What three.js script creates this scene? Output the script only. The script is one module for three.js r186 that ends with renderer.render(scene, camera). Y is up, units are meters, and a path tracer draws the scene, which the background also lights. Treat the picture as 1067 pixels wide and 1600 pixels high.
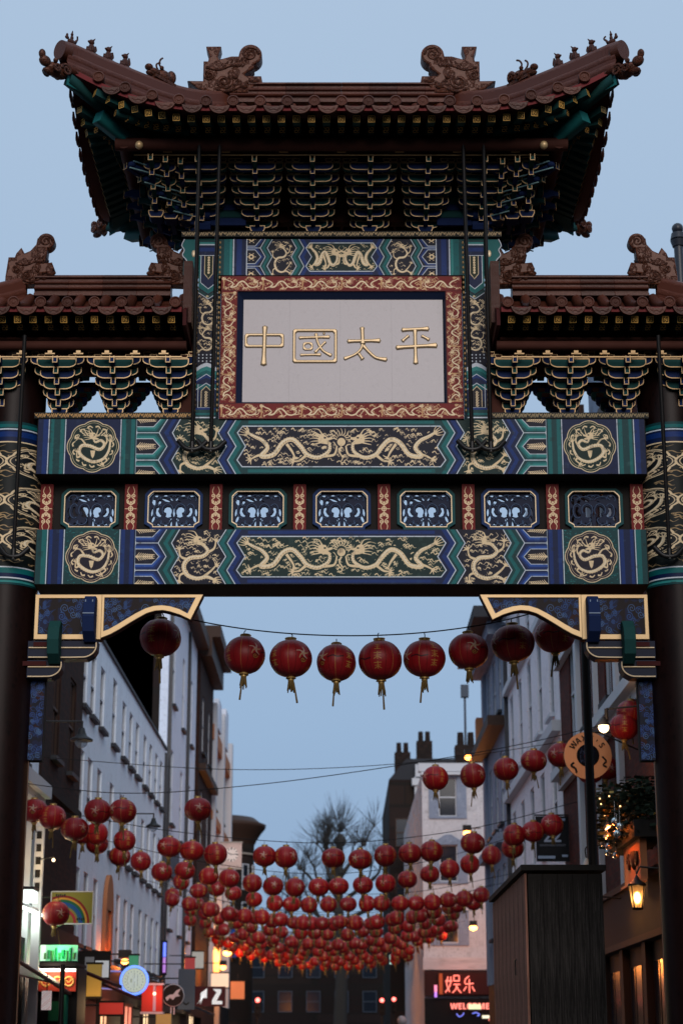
import * as THREE from 'three';
import { mergeGeometries, toCreasedNormals } from 'three/addons/utils/BufferGeometryUtils.js';
import { FontLoader } from 'three/addons/loaders/FontLoader.js';
import { TextGeometry } from 'three/addons/geometries/TextGeometry.js';

// ---------------------------------------------------------------- camera, sky, light
const scene = new THREE.Scene();
const renderer = new THREE.WebGLRenderer({ antialias: true });
renderer.toneMapping = THREE.LinearToneMapping;
renderer.toneMappingExposure = 1.3;
renderer.shadowMap.enabled = true;
const camera = new THREE.PerspectiveCamera(30.844, 682 / 1024, 0.1, 900);
camera.position.set(0, 1.6, 0);
camera.rotation.x = THREE.MathUtils.degToRad(16.154);
camera.focus = 20.6;
camera.userData.fStop = 2.0;

// dusk sky: one even dome of blue air that pales steadily with height, the same all round
{
  const w = 64, h = 256, d = new Float32Array(w * h * 4);
  const key = [[0, 0.200, 0.288, 0.419], [4, 0.215, 0.315, 0.462], [9.5, 0.245, 0.355, 0.508], [20, 0.288, 0.392, 0.531], [32, 0.317, 0.419, 0.554], [45, 0.362, 0.469, 0.608], [60, 0.408, 0.523, 0.669], [90, 0.446, 0.569, 0.715]];
  for (let j = 0; j < h; j++) {
    const e = (j + .5) / h * 180 - 90;
    let c = [.03, .035, .045];
    if (e > 0) for (let k = 0; k < key.length - 1; k++) if (e >= key[k][0] && e <= key[k + 1][0]) {
      const t = (e - key[k][0]) / (key[k + 1][0] - key[k][0]);
      c = [1, 2, 3].map(n => key[k][n] + (key[k + 1][n] - key[k][n]) * t);
    }
    for (let i = 0; i < w; i++) d.set([...c, 1], (j * w + i) * 4);
  }
  const t = new THREE.DataTexture(d, w, h, THREE.RGBAFormat, THREE.FloatType);
  t.mapping = THREE.EquirectangularReflectionMapping; t.magFilter = THREE.LinearFilter; t.needsUpdate = true;
  scene.background = t; scene.environment = t;
}
const sun = new THREE.DirectionalLight(0xfff3ea, 1.45);            // the last soft glow of the western sky, behind the camera
sun.position.set(5, 29, 30); sun.target.position.set(0, 8, -20);
sun.shadow.radius = 60; sun.castShadow = true;
Object.assign(sun.shadow.camera, { left: -30, right: 30, top: 30, bottom: -30, near: 1, far: 250 });
sun.shadow.mapSize.set(2048, 2048);
scene.add(sun, sun.target);

// ---------------------------------------------------------------- helpers
let seed = 12345;
const rnd = () => { seed = (seed * 1664525 + 1013904223) >>> 0; return seed / 4294967296; };
const rr = (a, b) => a + (b - a) * rnd();
const V2 = (x, y) => new THREE.Vector2(x, y), V3 = (x, y, z) => new THREE.Vector3(x, y, z);
const lin = (r, g, b) => new THREE.Color().setRGB(r, g, b);
function std(color, roughness = .7, metalness = 0, extra = {}) {
  return new THREE.MeshPhysicalMaterial({ specularIntensity: metalness ? 1 : roughness > .45 ? .3 : .7, color: Array.isArray(color) ? lin(...color) : color, roughness, metalness, ...extra });
}
function canvas(w, h, draw) {
  const c = document.createElement('canvas'); c.width = w; c.height = h;
  draw(c.getContext('2d'), w, h); return c;
}
function tex(w, h, draw, rx, ry, srgb = true) {
  const t = new THREE.CanvasTexture(canvas(w, h, draw));
  if (srgb) t.colorSpace = THREE.SRGBColorSpace;
  t.anisotropy = 8;
  if (rx) { t.wrapS = t.wrapT = THREE.RepeatWrapping; t.repeat.set(rx, ry); }
  return t;
}
const used = {};
function numbered(n) { const k = used[n] = (used[n] ?? -1) + 1; return k ? `${n}_${String(k).padStart(3, '0')}` : n; }
function clean(g) {
  g = g.index ? g.toNonIndexed() : g;
  for (const k of Object.keys(g.attributes)) if (!['position', 'normal', 'uv'].includes(k)) g.deleteAttribute(k);
  if (!g.attributes.uv) g.setAttribute('uv', new THREE.BufferAttribute(new Float32Array(g.attributes.position.count * 2), 2));
  g.clearGroups?.();
  return g;
}
const merge = gs => gs.length === 1 ? gs[0] : mergeGeometries(gs.map(clean), false);
function shade(m) { m.castShadow = m.receiveShadow = true; return m; }
function part(name, geos, m, parent) {                               // one mesh under parent
  const o = shade(new THREE.Mesh(merge(Array.isArray(geos) ? geos : [geos]), m)); o.name = name; parent.add(o); return o;
}
function mesh(name, geo, m, parent, x = 0, y = 0, z = 0) { const o = shade(new THREE.Mesh(geo, m)); o.name = name; o.position.set(x, y, z); parent.add(o); return o; }
function sub(name, parent, x = 0, y = 0, z = 0) { const o = new THREE.Group(); o.name = name; o.position.set(x, y, z); parent.add(o); return o; }
function thing(name, label, category, pos = [0, 0, 0], turn = 0, group) {
  const o = new THREE.Group(); o.name = numbered(name); o.position.set(...pos); o.rotation.y = turn;
  o.userData = { label, category }; if (group) o.userData.group = group; scene.add(o); return o;
}
function single(name, geos, m, label, category, group) {              // a thing that is one mesh
  const o = part(numbered(name), geos, m, scene); o.userData = { label, category }; if (group) o.userData.group = group; return o;
}
function structure(name, geos, m) { const o = part(name, geos, m, scene); o.userData = { kind: 'structure' }; return o; }
const box = (w, h, d, x = 0, y = 0, z = 0) => new THREE.BoxGeometry(w, h, d).translate(x, y, z);
const cyl = (r0, r1, h, x = 0, y = 0, z = 0, n = 14) => new THREE.CylinderGeometry(r0, r1, h, n).translate(x, y, z);
const ball = (r, x = 0, y = 0, z = 0, sx = 1, sy = 1, sz = 1, n = 12) => new THREE.SphereGeometry(r, n, Math.max(6, n * .7 | 0)).scale(sx, sy, sz).translate(x, y, z);
function rod(a, b, r, n = 8) {
  const A = V3(...a), B = V3(...b), L = A.distanceTo(B);
  return new THREE.CylinderGeometry(r, r, L, n).applyQuaternion(new THREE.Quaternion().setFromUnitVectors(V3(0, 1, 0), B.clone().sub(A).normalize())).translate(...A.add(B).multiplyScalar(.5).toArray());
}
function cone(a, b, r0, r1, n = 6) {
  const A = V3(...a), B = V3(...b), L = A.distanceTo(B);
  return new THREE.CylinderGeometry(r1, r0, L, n, 1, true).applyQuaternion(new THREE.Quaternion().setFromUnitVectors(V3(0, 1, 0), B.clone().sub(A).normalize())).translate(...A.add(B).multiplyScalar(.5).toArray());
}
const tube = (pts, r, seg = 24, n = 6, closed = false) => new THREE.TubeGeometry(new THREE.CatmullRomCurve3(pts.map(p => V3(...p)), closed), seg, r, n, closed);
function poly(pts, holes = []) { const s = new THREE.Shape(pts.map(p => V2(...p))); for (const h of holes) s.holes.push(new THREE.Path(h.map(p => V2(...p)))); return s; }
const slab = (shape, depth, bevel = 0, seg = 8) => new THREE.ExtrudeGeometry(shape, bevel ? { depth: depth - 2 * bevel, bevelEnabled: true, bevelSize: bevel, bevelThickness: bevel, bevelOffset: -bevel, bevelSegments: 2, curveSegments: seg } : { depth, bevelEnabled: false, curveSegments: seg }).translate(0, 0, bevel);

function weather(c, w, h, n = 2600) {                                   // grime specks, faded patches and hairline cracks of old paint
  c.setTransform(1, 0, 0, 1, 0, 0);
  for (let i = 0; i < n; i++) { const v = rnd(); c.fillStyle = v < .6 ? `rgba(20,16,14,${rr(.04, .22)})` : `rgba(190,180,165,${rr(.03, .1)})`; const s = rr(1, i % 11 ? 4 : 16); c.fillRect(rnd() * w, rnd() * h, s, s * rr(.4, 1.4)); }
  for (let i = 0; i < n / 60; i++) { let x = rnd() * w, y = rnd() * h; c.strokeStyle = `rgba(15,12,10,${rr(.08, .25)})`; c.lineWidth = rr(.5, 1.4); c.beginPath(); c.moveTo(x, y); for (let k = 0; k < 4; k++) c.lineTo(x += rr(-14, 16), y += rr(-6, 8)); c.stroke(); }
}
// ---------------------------------------------------------------- materials
function grain(w, h, base, amp, n = 4000, tall = 1) {                   // fine irregular grain and blotches of the material itself
  return (c) => {
    c.fillStyle = `rgb(${base})`; c.fillRect(0, 0, w, h);
    for (let i = 0; i < n; i++) {
      const v = rnd() < .5 ? 0 : 255, s = rr(1, i % 9 ? 3 : 14);
      c.fillStyle = `rgba(${v},${v},${v},${amp * rnd() * (s > 4 ? .4 : 1)})`;
      c.fillRect(rnd() * w, rnd() * h, s, s * tall);
    }
  };
}
const GOLD = '#e6cda4', WHITE = '#ccd4de', TEAL = '#0c6264', TEAL2 = '#0a3c40', TEAL3 = '#2f8583', BLUE = '#092d6c', BLUE2 = '#061a42', NAVY = '#0b1024', DGREEN = '#0a2523', RED = '#701414';
const M = {
  gold: std([.58, .40, .20], .42, .35), goldDullShaded: std([.42, .27, .12], .5, .3), goldHalfShaded: std([.5, .34, .17], .45, .35), goldPale: std([.72, .56, .36], .45, .25),  // two darker golds carry eave shade in their colour; beading shares one
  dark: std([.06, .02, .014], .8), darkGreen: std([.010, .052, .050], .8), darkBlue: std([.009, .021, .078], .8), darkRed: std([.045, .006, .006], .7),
  black: std([.018, .016, .015], .8), iron: std([.013, .012, .012], .45, .4), teal: std([.012, .12, .12], .55), white: std([.6, .64, .7], .6),
  lacquer: std([.011, .004, .0035], .5), navy: std([.008, .012, .03], .5), bronze: std([.06, .045, .03], .5, .6),
};
{
  const m = tex(256, 256, grain(256, 256, '118,84,74', .3, 5000), 3, 3);
  M.glaze = new THREE.MeshPhysicalMaterial({ color: lin(.42, .245, .18), map: m, roughness: .42, specularIntensity: .38 });
  const bm = tex(256, 256, grain(256, 256, '128,128,128', .5, 3000), 3, 3, false); M.glaze.bumpMap = bm; M.glaze.bumpScale = .006;
  M.glazeB = M.glaze.clone(); M.glazeB.color = lin(.51, .30, .225);
  M.glazeC = M.glaze.clone(); M.glazeC.color = lin(.31, .175, .13);
  M.beast = M.glaze.clone(); M.beast.color = lin(.58, .36, .23);
  M.beast.bumpMap = tex(256, 256, (c) => { c.fillStyle = '#555'; c.fillRect(0, 0, 256, 256); for (let i = 0; i < 46; i++) { const x = rnd() * 256, y = rnd() * 256, q = rr(12, 30); for (let k = 0; k < 3; k++) { c.strokeStyle = '#fff'; c.lineWidth = 4; c.beginPath(); c.arc(x, y, q * (1 - k * .3), rnd() * 6, rnd() * 6 + 3.6); c.stroke(); } } }, 2.2, 2.2, false); M.beast.bumpScale = .035;
  M.lacquer.map = tex(256, 1024, (c, w, h) => { grain(w, h, '188,176,172', .35, 6000, 2)(c); for (let i = 0; i < 60; i++) { c.strokeStyle = `rgba(250,235,220,${rr(.1, .4)})`; c.lineWidth = rr(.6, 2); const x = rnd() * w, y = rnd() * h; c.beginPath(); c.moveTo(x, y); c.lineTo(x + rr(-20, 20), y + rr(-40, 40)); c.stroke(); } });
  M.lacquer.roughness = .42; M.lacquer.color = lin(.019, .0075, .0065);
  M.marble = std(0xffffff, .35, 0, { map: tex(512, 512, (c, w, h) => {
    grain(w, h, '172,166,170', .05, 9000)(c);
    for (let i = 0; i < 26; i++) {                                    // faint veins
      c.strokeStyle = `rgba(120,112,122,${rr(.03, .14)})`; c.lineWidth = rr(.6, 2.4); c.beginPath();
      let x = rnd() * w, y = rnd() * h; c.moveTo(x, y); for (let k = 0; k < 9; k++) c.lineTo(x += rr(-22, 26), y += rr(6, 40)); c.stroke();
    }
  }) });
}
// ---------------------------------------------------------------- painted ornament (flat print on the beams)
function crom(pts, n = 14) {
  const out = [], P = i => pts[Math.max(0, Math.min(pts.length - 1, i))];
  for (let i = 0; i < pts.length - 1; i++) for (let k = 0; k < n; k++) {
    const t = k / n, a = P(i - 1), b = P(i), c = P(i + 1), d = P(i + 2);
    out.push([0, 1].map(j => .5 * (2 * b[j] + (c[j] - a[j]) * t + (2 * a[j] - 5 * b[j] + 4 * c[j] - d[j]) * t * t + (3 * b[j] - a[j] - 3 * c[j] + d[j]) * t * t * t)));
  }
  out.push(pts[pts.length - 1]); return out;
}
function serp(c, pts, wf, fill) {                                        // a body of changing width along a curve
  const q = crom(pts), L = [], R = [];
  q.forEach((p, i) => {
    const a = q[Math.max(0, i - 1)], b = q[Math.min(q.length - 1, i + 1)], l = Math.hypot(b[0] - a[0], b[1] - a[1]) || 1;
    const w = wf(i / (q.length - 1)) / 2, nx = -(b[1] - a[1]) / l * w, ny = (b[0] - a[0]) / l * w;
    L.push([p[0] + nx, p[1] + ny]); R.push([p[0] - nx, p[1] - ny]);
  });
  c.fillStyle = fill; c.beginPath(); [...L, ...R.reverse()].forEach((p, i) => i ? c.lineTo(...p) : c.moveTo(...p)); c.closePath(); c.fill();
}
function path(c, pts, color, w, close) { c.strokeStyle = color; c.lineWidth = w; c.lineJoin = 'miter'; c.lineCap = 'round'; c.beginPath(); pts.forEach((p, i) => i ? c.lineTo(...p) : c.moveTo(...p)); if (close) c.closePath(); c.stroke(); }
function area(c, pts, fill) { c.fillStyle = fill; c.beginPath(); pts.forEach((p, i) => i ? c.lineTo(...p) : c.moveTo(...p)); c.closePath(); c.fill(); }
function curl(c, x, y, r, dir, color, w, turns = 1.4, a0 = 0) {
  c.strokeStyle = color; c.lineWidth = w; c.lineCap = 'round'; c.beginPath();
  for (let k = 0; k <= 28; k++) { const t = k / 28, a = a0 + dir * t * turns * 2 * Math.PI, q = r * (1 - t * .88); const X = x + q * Math.cos(a), Y = y + q * Math.sin(a); k ? c.lineTo(X, Y) : c.moveTo(X, Y); }
  c.stroke();
}
function clouds(c, x0, y0, x1, y1, n, s, color) {                          // little wavy cloud strokes
  for (let i = 0; i < n; i++) {
    let x = rr(x0, x1), y = rr(y0, y1); const a = rr(-.3, .3), l = rr(.7, 1.5) * s, w = s * rr(.13, .2);
    serp(c, [[x, y], [x + l * .35, y - s * .25], [x + l * .65, y + s * .2], [x + l, y - s * .1 + a * s]], t => w * (1.3 - t), color);
    if (i % 3 === 0) curl(c, x, y, s * .26, i % 2 ? 1 : -1, color, w * .6, 1.1, rr(0, 6));
  }
}
function dragon(c, at, u, body, head, legs, gold, ground, face = 1) {     // at: maps unit points to the drawing; u: unit size
  const pts = body.map(at), wf = t => u * (.035 + .095 * Math.sin(Math.PI * Math.min(1, .12 + t * .8)));
  serp(c, pts, t => wf(t) + u * .09, ground);
  const q = crom(pts, 8);
  q.forEach((p, i) => { if (i % 2 || i < 3 || i > q.length - 4) return; const n = q[i + 1], l = Math.hypot(n[0] - p[0], n[1] - p[1]) || 1, w = wf(i / q.length) * .5 + u * .045; area(c, [[p[0] + (n[1] - p[1]) / l * w, p[1] - (n[0] - p[0]) / l * w], n, p], gold); });
  for (const [a, b, d] of legs) {
    const A = at(a), B = at(b), C = at(d);
    serp(c, [A, B, C], t => u * (.15 - .07 * t), ground); serp(c, [A, B, C], t => u * (.085 - .045 * t), gold);
    const an = Math.atan2(C[1] - B[1], C[0] - B[0]);
    for (const k of [-1.1, -.45, .2, .85, 1.6]) serp(c, [C, [C[0] + u * .08 * Math.cos(an + k * .9), C[1] + u * .08 * Math.sin(an + k * .9)], [C[0] + u * .15 * Math.cos(an + k), C[1] + u * .15 * Math.sin(an + k)]], t => u * (.05 - .035 * t), gold);
  }
  serp(c, pts, wf, gold);
  for (let i = 6; i < q.length - 6; i += 2) { const p = q[i], n = q[i + 1], l = Math.hypot(n[0] - p[0], n[1] - p[1]) || 1, w = wf(i / q.length) * .34; path(c, [[p[0] - (n[1] - p[1]) / l * w, p[1] + (n[0] - p[0]) / l * w], [p[0] + (n[0] - p[0]) * .5, p[1] + (n[1] - p[1]) * .5]], 'rgba(60,40,30,.55)', u * .012); }
  serp(c, pts.map(p => [p[0] - u * .012, p[1] - u * .018]), t => wf(t) * .28, '#efe0c2');  // pale highlight line painted along the body
  const T = at(body[0]), T2 = at(body[1]), ta = Math.atan2(T[1] - T2[1], T[0] - T2[0]);
  for (const k of [-.9, -.4, 0, .45, .95]) serp(c, [T, [T[0] + u * .12 * Math.cos(ta + k), T[1] + u * .12 * Math.sin(ta + k)], [T[0] + u * .26 * Math.cos(ta + k * .7), T[1] + u * .26 * Math.sin(ta + k * .7)]], t => u * (.05 - .04 * t), gold);
  const H = at(head), f = face;
  const hp = (x, y) => [H[0] + f * x * u, H[1] + y * u];
  area(c, [hp(-.14, -.02), hp(-.06, -.14), hp(.06, -.12), hp(.13, -.04), hp(.24, -.06), hp(.26, 0), hp(.12, .05), hp(.24, .11), hp(.18, .15), hp(0, .13), hp(-.12, .1)], gold);
  area(c, [hp(.03, -.06), hp(.09, -.05), hp(.07, -.01), hp(.02, -.02)], ground);
  for (const k of [0, 1, 2, 3, 4]) serp(c, [hp(-.08, -.1 + k * .05), hp(-.26, -.2 + k * .085), hp(-.44 + k * .03, -.16 + k * .08)], t => u * (.04 - .03 * t), gold);
  serp(c, [hp(-.02, -.12), hp(-.12, -.26), hp(-.3, -.28)], t => u * (.045 - .035 * t), gold);
  serp(c, [hp(.22, -.04), hp(.34, -.14), hp(.28, -.24)], t => u * (.025 - .015 * t), gold);
}
const BODY_RUN = [[.03, .16], [.1, .26], [.18, .36], [.235, .56], [.17, .78], [.3, .74], [.4, .42], [.5, .33], [.59, .52], [.66, .74], [.78, .82], [.89, .66], [.9, .45], [.84, .34]];
const LEGS_RUN = [[[.2, .72], [.12, .78], [.06, .86]], [[.44, .45], [.5, .66], [.53, .82]], [[.66, .74], [.58, .9], [.52, .92]], [[.84, .78], [.95, .74], [.98, .5]]];
function runDragon(c, x, y, w, h, face, gold, ground) {
  dragon(c, p => [face > 0 ? x + p[0] * w : x + w - p[0] * w, y + p[1] * h], h, BODY_RUN, [.83, .32], LEGS_RUN, gold, ground, face);
}
const BODY_COIL = [[.78, -.2], [.72, .2], [.5, .55], [.1, .7], [-.3, .58], [-.6, .3], [-.52, -.02], [-.15, -.02], [.3, .14], [.52, -.08], [.36, -.28], [.1, -.2], [0, -.42]];
const LEGS_COIL = [[[-.5, .4], [-.7, .5], [-.72, .25]], [[.5, .5], [.66, .62], [.5, .78]], [[-.3, -.02], [-.5, -.3], [-.68, -.36]], [[.4, .1], [.62, -.2], [.58, -.45]]];
function medallion(c, x, y, r, gold, ground, line) {
  const pts = []; for (let i = 0; i <= 160; i++) { const a = i / 160 * 2 * Math.PI, q = r * (.94 + .07 * Math.abs(Math.cos(a * 4))); pts.push([x + q * Math.cos(a), y + q * Math.sin(a)]); }
  area(c, pts, ground); path(c, pts, line, 1.5, true);
  const p2 = pts.map(p => [x + (p[0] - x) * .92, y + (p[1] - y) * .92]); path(c, p2, line, .7, true);
  for (let i = 0; i < 15; i++) { const a = i / 15 * 6.283 + .2, q = r * .77; serp(c, [[x + q * Math.cos(a), y + q * Math.sin(a)], [x + q * 1.05 * Math.cos(a + .14), y + q * 1.05 * Math.sin(a + .14)], [x + q * .95 * Math.cos(a + .28), y + q * .95 * Math.sin(a + .28)]], t => r * (.075 - .04 * t), gold); }
  dragon(c, p => [x + p[0] * r * .86, y + p[1] * r * .86], r * 1.05, BODY_COIL, [-.02, -.48], LEGS_COIL, gold, ground, 1);
  for (let k = -3; k <= 3; k++) if (k) serp(c, [[x + k * r * .1, y - r * .42], [x + k * r * .16, y - r * .58], [x + k * r * .19, y - r * .72]], t => r * .05 * (1 - .6 * t), gold);
  area(c, [[x - r * .1, y + r * .16], [x + r * .1, y + r * .16], [x + r * .06, y + r * .38], [x, y + r * .48], [x - r * .06, y + r * .38]], gold);
}
const BODY_RISE = [[.3, .02], [.42, .1], [.66, .12], [.8, .3], [.6, .43], [.3, .46], [.2, .62], [.34, .8], [.58, .86], [.8, .72], [.92, .62]];
function riseDragon(c, x, y, w, h, face, gold, ground) {                // an upright S with its head at the top
  const B = [[.9, .95], [.74, .9], [.5, .93], [.27, .85], [.2, .67], [.34, .53], [.62, .5], [.76, .4], [.66, .28], [.5, .22]];
  dragon(c, p => [face > 0 ? x + p[0] * w : x + w - p[0] * w, y + p[1] * h], Math.min(w, h) * .82, B, [.52, .18], [[[.3, .8], [.12, .86], [.1, .97]], [[.66, .9], [.84, .78], [.95, .68]], [[.3, .56], [.12, .5], [.08, .36]], [[.74, .42], [.9, .34], [.94, .2]]], gold, ground, face);
}
// The dragon beams: drawing units of about 7 mm, x runs 58..1010 and y 0..86.
function beamFace(A, A2, A3, B, B2, B3, ground, hexGround, medGround, cellGround) {
  const S = 2.1;
  return tex(2000, 181, (c) => {
    c.scale(S, S); c.translate(-58, 0);
    c.fillStyle = ground; c.fillRect(58, 0, 960, 90);
    for (const s of [1, -1]) {
      c.save(); if (s < 0) { c.translate(1068, 0); c.scale(-1, 1); }
      const band = (x0, x1, f) => { c.fillStyle = f; c.fillRect(x0, 0, x1 - x0, 86); }, line = (x, w = 1.6) => { c.fillStyle = WHITE; c.fillRect(x - w / 2, 0, w, 86); };
      band(58, 74, B2); band(66, 74, B); line(75); band(76, 101, A2); band(78, 83, A); band(93, 99, A); line(101);
      band(102, 188, cellGround);
      if (cellGround === TEAL2) { for (let i = 0; i < 420; i++) { const x = rr(103, 187), y = rr(0, 86); path(c, [[x, y], [x + rr(1, 3), y + rr(-1.5, 1.5)]], i % 2 ? '#1d7d7c' : '#0a3a3e', .8); } }
      medallion(c, 145, 43, 40, GOLD, medGround, GOLD);
      line(188); band(189, 212, A2); band(190, 196, A); band(204, 210, A); line(213);
      band(214, 262, A2);
      const zig = (x0, d = 12) => [[x0 + d, 0], [x0, 21.5], [x0 + d, 43], [x0, 64.5], [x0 + d, 86]];
      const zone = (xa, xb, f, da = 12, db = 12) => area(c, [...zig(xa, da), ...zig(xb, db).reverse()], f);
      const hex = (cy) => [[213, cy - 12], [239, cy - 12], [250, cy], [239, cy + 12], [213, cy + 12]];
      for (const cy of [0, 43, 86]) {
        area(c, [[213, cy - 19], [243, cy - 19], [258, cy], [243, cy + 19], [213, cy + 19]], A); area(c, [[213, cy - 16], [241, cy - 16], [254, cy], [241, cy + 16], [213, cy + 16]], A3);
        area(c, hex(cy), NAVY); path(c, hex(cy), WHITE, 1.2);
        for (let k = 0; k < 8; k++) { const x = 214 + k * 3.4; for (const q of [-1, 1]) serp(c, [[x, cy], [x - 1 + 4, cy + q * 3], [x + 5.5, cy + q * (6.5 - k * .55)]], t => 2 - t, GOLD); }
        serp(c, [[213, cy], [228, cy], [244, cy]], t => 3 - 2.4 * t, GOLD);
      }
      for (const y of [21.5, 64.5]) path(c, [[213, y], [248, y]], WHITE, 1.4);
      path(c, zig(248, 13), WHITE, 1.5);
      zone(249, 268, B2, 13); zone(256, 263, B, 13);
      zone(269, 341, hexGround, 12, 13); path(c, zig(269), WHITE, 1.6);
      c.save(); c.beginPath(); [...zig(270), ...zig(340, 12).reverse()].forEach((p, i) => i ? c.lineTo(...p) : c.moveTo(...p)); c.clip();
      clouds(c, 270, 4, 338, 84, 80, 8, GOLD);
      riseDragon(c, 276, 3, 66, 80, s, GOLD, hexGround);
      c.restore();
      zone(341, 356, B2, 13, 13); zone(344, 351, B, 13, 13); path(c, zig(341, 13), WHITE, 1.6);
      zone(356, 400, A2, 13, 13); zone(357, 365, A, 13, 13); path(c, zig(356, 13), WHITE, 1.6);
      c.restore();
    }
    // the long middle panel with two dragons and a pearl
    c.fillStyle = A2; c.fillRect(392, 0, 284, 86); c.fillStyle = A; c.fillRect(388, 2, 292, 5); c.fillRect(388, 79, 292, 5);
    const mid = [[379, 11], [371, 21.5], [384, 43], [371, 64.5], [379, 75], [689, 75], [697, 64.5], [684, 43], [697, 21.5], [689, 11]];
    area(c, mid, ground); path(c, mid, WHITE, 1.7, true);
    c.save(); c.beginPath(); mid.forEach((p, i) => i ? c.lineTo(...p) : c.moveTo(...p)); c.clip();
    clouds(c, 380, 14, 682, 73, 240, 9, GOLD);
    runDragon(c, 384, 13, 146, 58, 1, GOLD, ground); runDragon(c, 538, 13, 146, 58, -1, GOLD, ground);
    c.fillStyle = ground; c.beginPath(); c.arc(534, 34, 10.5, 0, 7); c.fill();
    for (let k = 0; k < 9; k++) { const a = -Math.PI / 2 + (k - 4) * .36; serp(c, [[534 + 7 * Math.cos(a), 33 + 7 * Math.sin(a)], [534 + 13 * Math.cos(a + .1), 33 + 13 * Math.sin(a + .1)], [534 + 19 * Math.cos(a - .05), 33 + 19 * Math.sin(a - .05)]], t => 2.2 - 1.6 * t, GOLD); }
    c.fillStyle = GOLD; c.beginPath(); c.arc(534, 36, 6.5, 0, 7); c.fill();
    serp(c, [[534, 43], [531, 52], [536, 60], [533, 68]], t => 3 - 1.6 * t, GOLD);
    c.restore(); weather(c, 2000, 181, 5200);
  });
}
// the beam under the great roof: x 0..498, y 0..57
const topFace = () => tex(1494, 171, (c) => {
  c.scale(3, 3); c.fillStyle = NAVY; c.fillRect(0, 0, 498, 57);
  for (const s of [1, -1]) {
    c.save(); if (s < 0) { c.translate(498, 0); c.scale(-1, 1); }
    c.fillStyle = TEAL2; c.fillRect(0, 0, 78, 57); c.fillStyle = TEAL; c.fillRect(64, 0, 9, 57); c.fillStyle = TEAL3; c.fillRect(73, 0, 4, 57); c.fillStyle = WHITE; c.fillRect(78, 0, 2, 57);
    c.fillStyle = BLUE2; c.fillRect(80, 0, 19, 57); c.fillStyle = BLUE; c.fillRect(84, 0, 8, 57); c.fillStyle = WHITE; c.fillRect(99, 0, 1.6, 57);
    const zig = (x0, d) => [[x0, 0], [x0 + d, 28], [x0, 57]];
    const zone = (xa, xb, f, d) => area(c, [...zig(xa, d), ...zig(xb, d).reverse()], f);
    c.fillStyle = NAVY; c.fillRect(101, 0, 40, 57);
    for (const cy of [0, 28, 57]) { const h = [[101, cy - 11], [113, cy - 11], [122, cy], [113, cy + 11], [101, cy + 11]]; area(c, [[101, cy - 14], [116, cy - 14], [127, cy], [116, cy + 14], [101, cy + 14]], BLUE); area(c, h, NAVY); path(c, h, WHITE, 1.1); c.fillStyle = GOLD; c.beginPath(); c.arc(107, cy, 4.4, 0, 7); c.fill(); c.fillStyle = NAVY; c.beginPath(); c.arc(107, cy, 1.8, 0, 7); c.fill(); for (let k = 0; k < 6; k++) { const a = k * 1.047; c.fillStyle = GOLD; c.fillRect(106.4 + 6 * Math.cos(a), cy - .6 + 6 * Math.sin(a), 1.6, 1.6); } }
    const zz = (x0) => [[x0 + 8, 0], [x0, 14], [x0 + 8, 28], [x0, 43], [x0 + 8, 57]];
    const zzone = (xa, xb, f) => area(c, [...zz(xa), ...zz(xb).reverse()], f);
    for (const y of [14, 43]) path(c, [[101, y], [121, y]], WHITE, 1.2);
    path(c, zz(121), WHITE, 1.2); zzone(122, 132, TEAL2); zzone(124, 128, TEAL); path(c, zz(132), WHITE, 1.2);
    zzone(133, 172, NAVY);
    clouds(c, 140, 3, 172, 54, 30, 5.5, GOLD); riseDragon(c, 138, 1, 32, 55, s, GOLD, NAVY);
    const zv = (x0) => [[x0, 0], [x0 + 8, 14], [x0, 28], [x0 + 8, 43], [x0, 57]];
    const vzone = (xa, xb, f) => area(c, [...zv(xa), ...zv(xb).reverse()], f);
    vzone(170, 182, TEAL2); vzone(172, 177, TEAL); path(c, zv(170), WHITE, 1.2); path(c, zv(182), WHITE, 1.2); vzone(183, 215, BLUE2); vzone(184, 190, BLUE);
    c.restore();
  }
  c.fillStyle = BLUE2; c.fillRect(205, 0, 90, 57); c.fillStyle = BLUE; c.fillRect(200, 1, 98, 3); c.fillRect(200, 53, 98, 3);
  const mid = [[199, 6], [193, 14], [202, 28], [193, 43], [199, 51], [299, 51], [305, 43], [296, 28], [305, 14], [299, 6]];
  area(c, mid, DGREEN); path(c, mid, WHITE, 1.3, true);
  c.save(); c.beginPath(); mid.forEach((p, i) => i ? c.lineTo(...p) : c.moveTo(...p)); c.clip();
  clouds(c, 200, 8, 298, 50, 60, 5, GOLD); runDragon(c, 200, 7, 47, 42, 1, GOLD, DGREEN); runDragon(c, 251, 7, 47, 42, -1, GOLD, DGREEN);
  c.restore(); weather(c, 1494, 171, 3000);
});
const scrollFace = (w, h, ground, flip) => tex(w * 3, h * 3, (c) => {       // the red frame's running dragons
  c.scale(3, 3); c.fillStyle = ground; c.fillRect(0, 0, w, h);
  const n = Math.max(1, Math.round(w / 62)), L = (w - 6) / n;
  clouds(c, 2, 3, w - 6, h - 2, n * 30, h * .3, '#c9a679');
  for (let i = 0; i < n; i++) { runDragon(c, 3 + i * L + 2, 2, L - 4, h - 4, i < n / 2 ? 1 : -1, GOLD, ground); serp(c, [[3 + i * L, 2], [3 + i * L + 1, h / 2], [3 + i * L, h - 3]], t => 3.5 - 2.2 * t, '#c59a6c'); curl(c, 3 + i * L, 4, 2.6, 1, GOLD, 1.2); }
  c.fillStyle = '#54100f'; c.fillRect(0, 0, w, 1.2); c.fillRect(0, h - 1.2, w, 1.2); weather(c, w * 3, h * 3, 1500);
});
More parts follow.
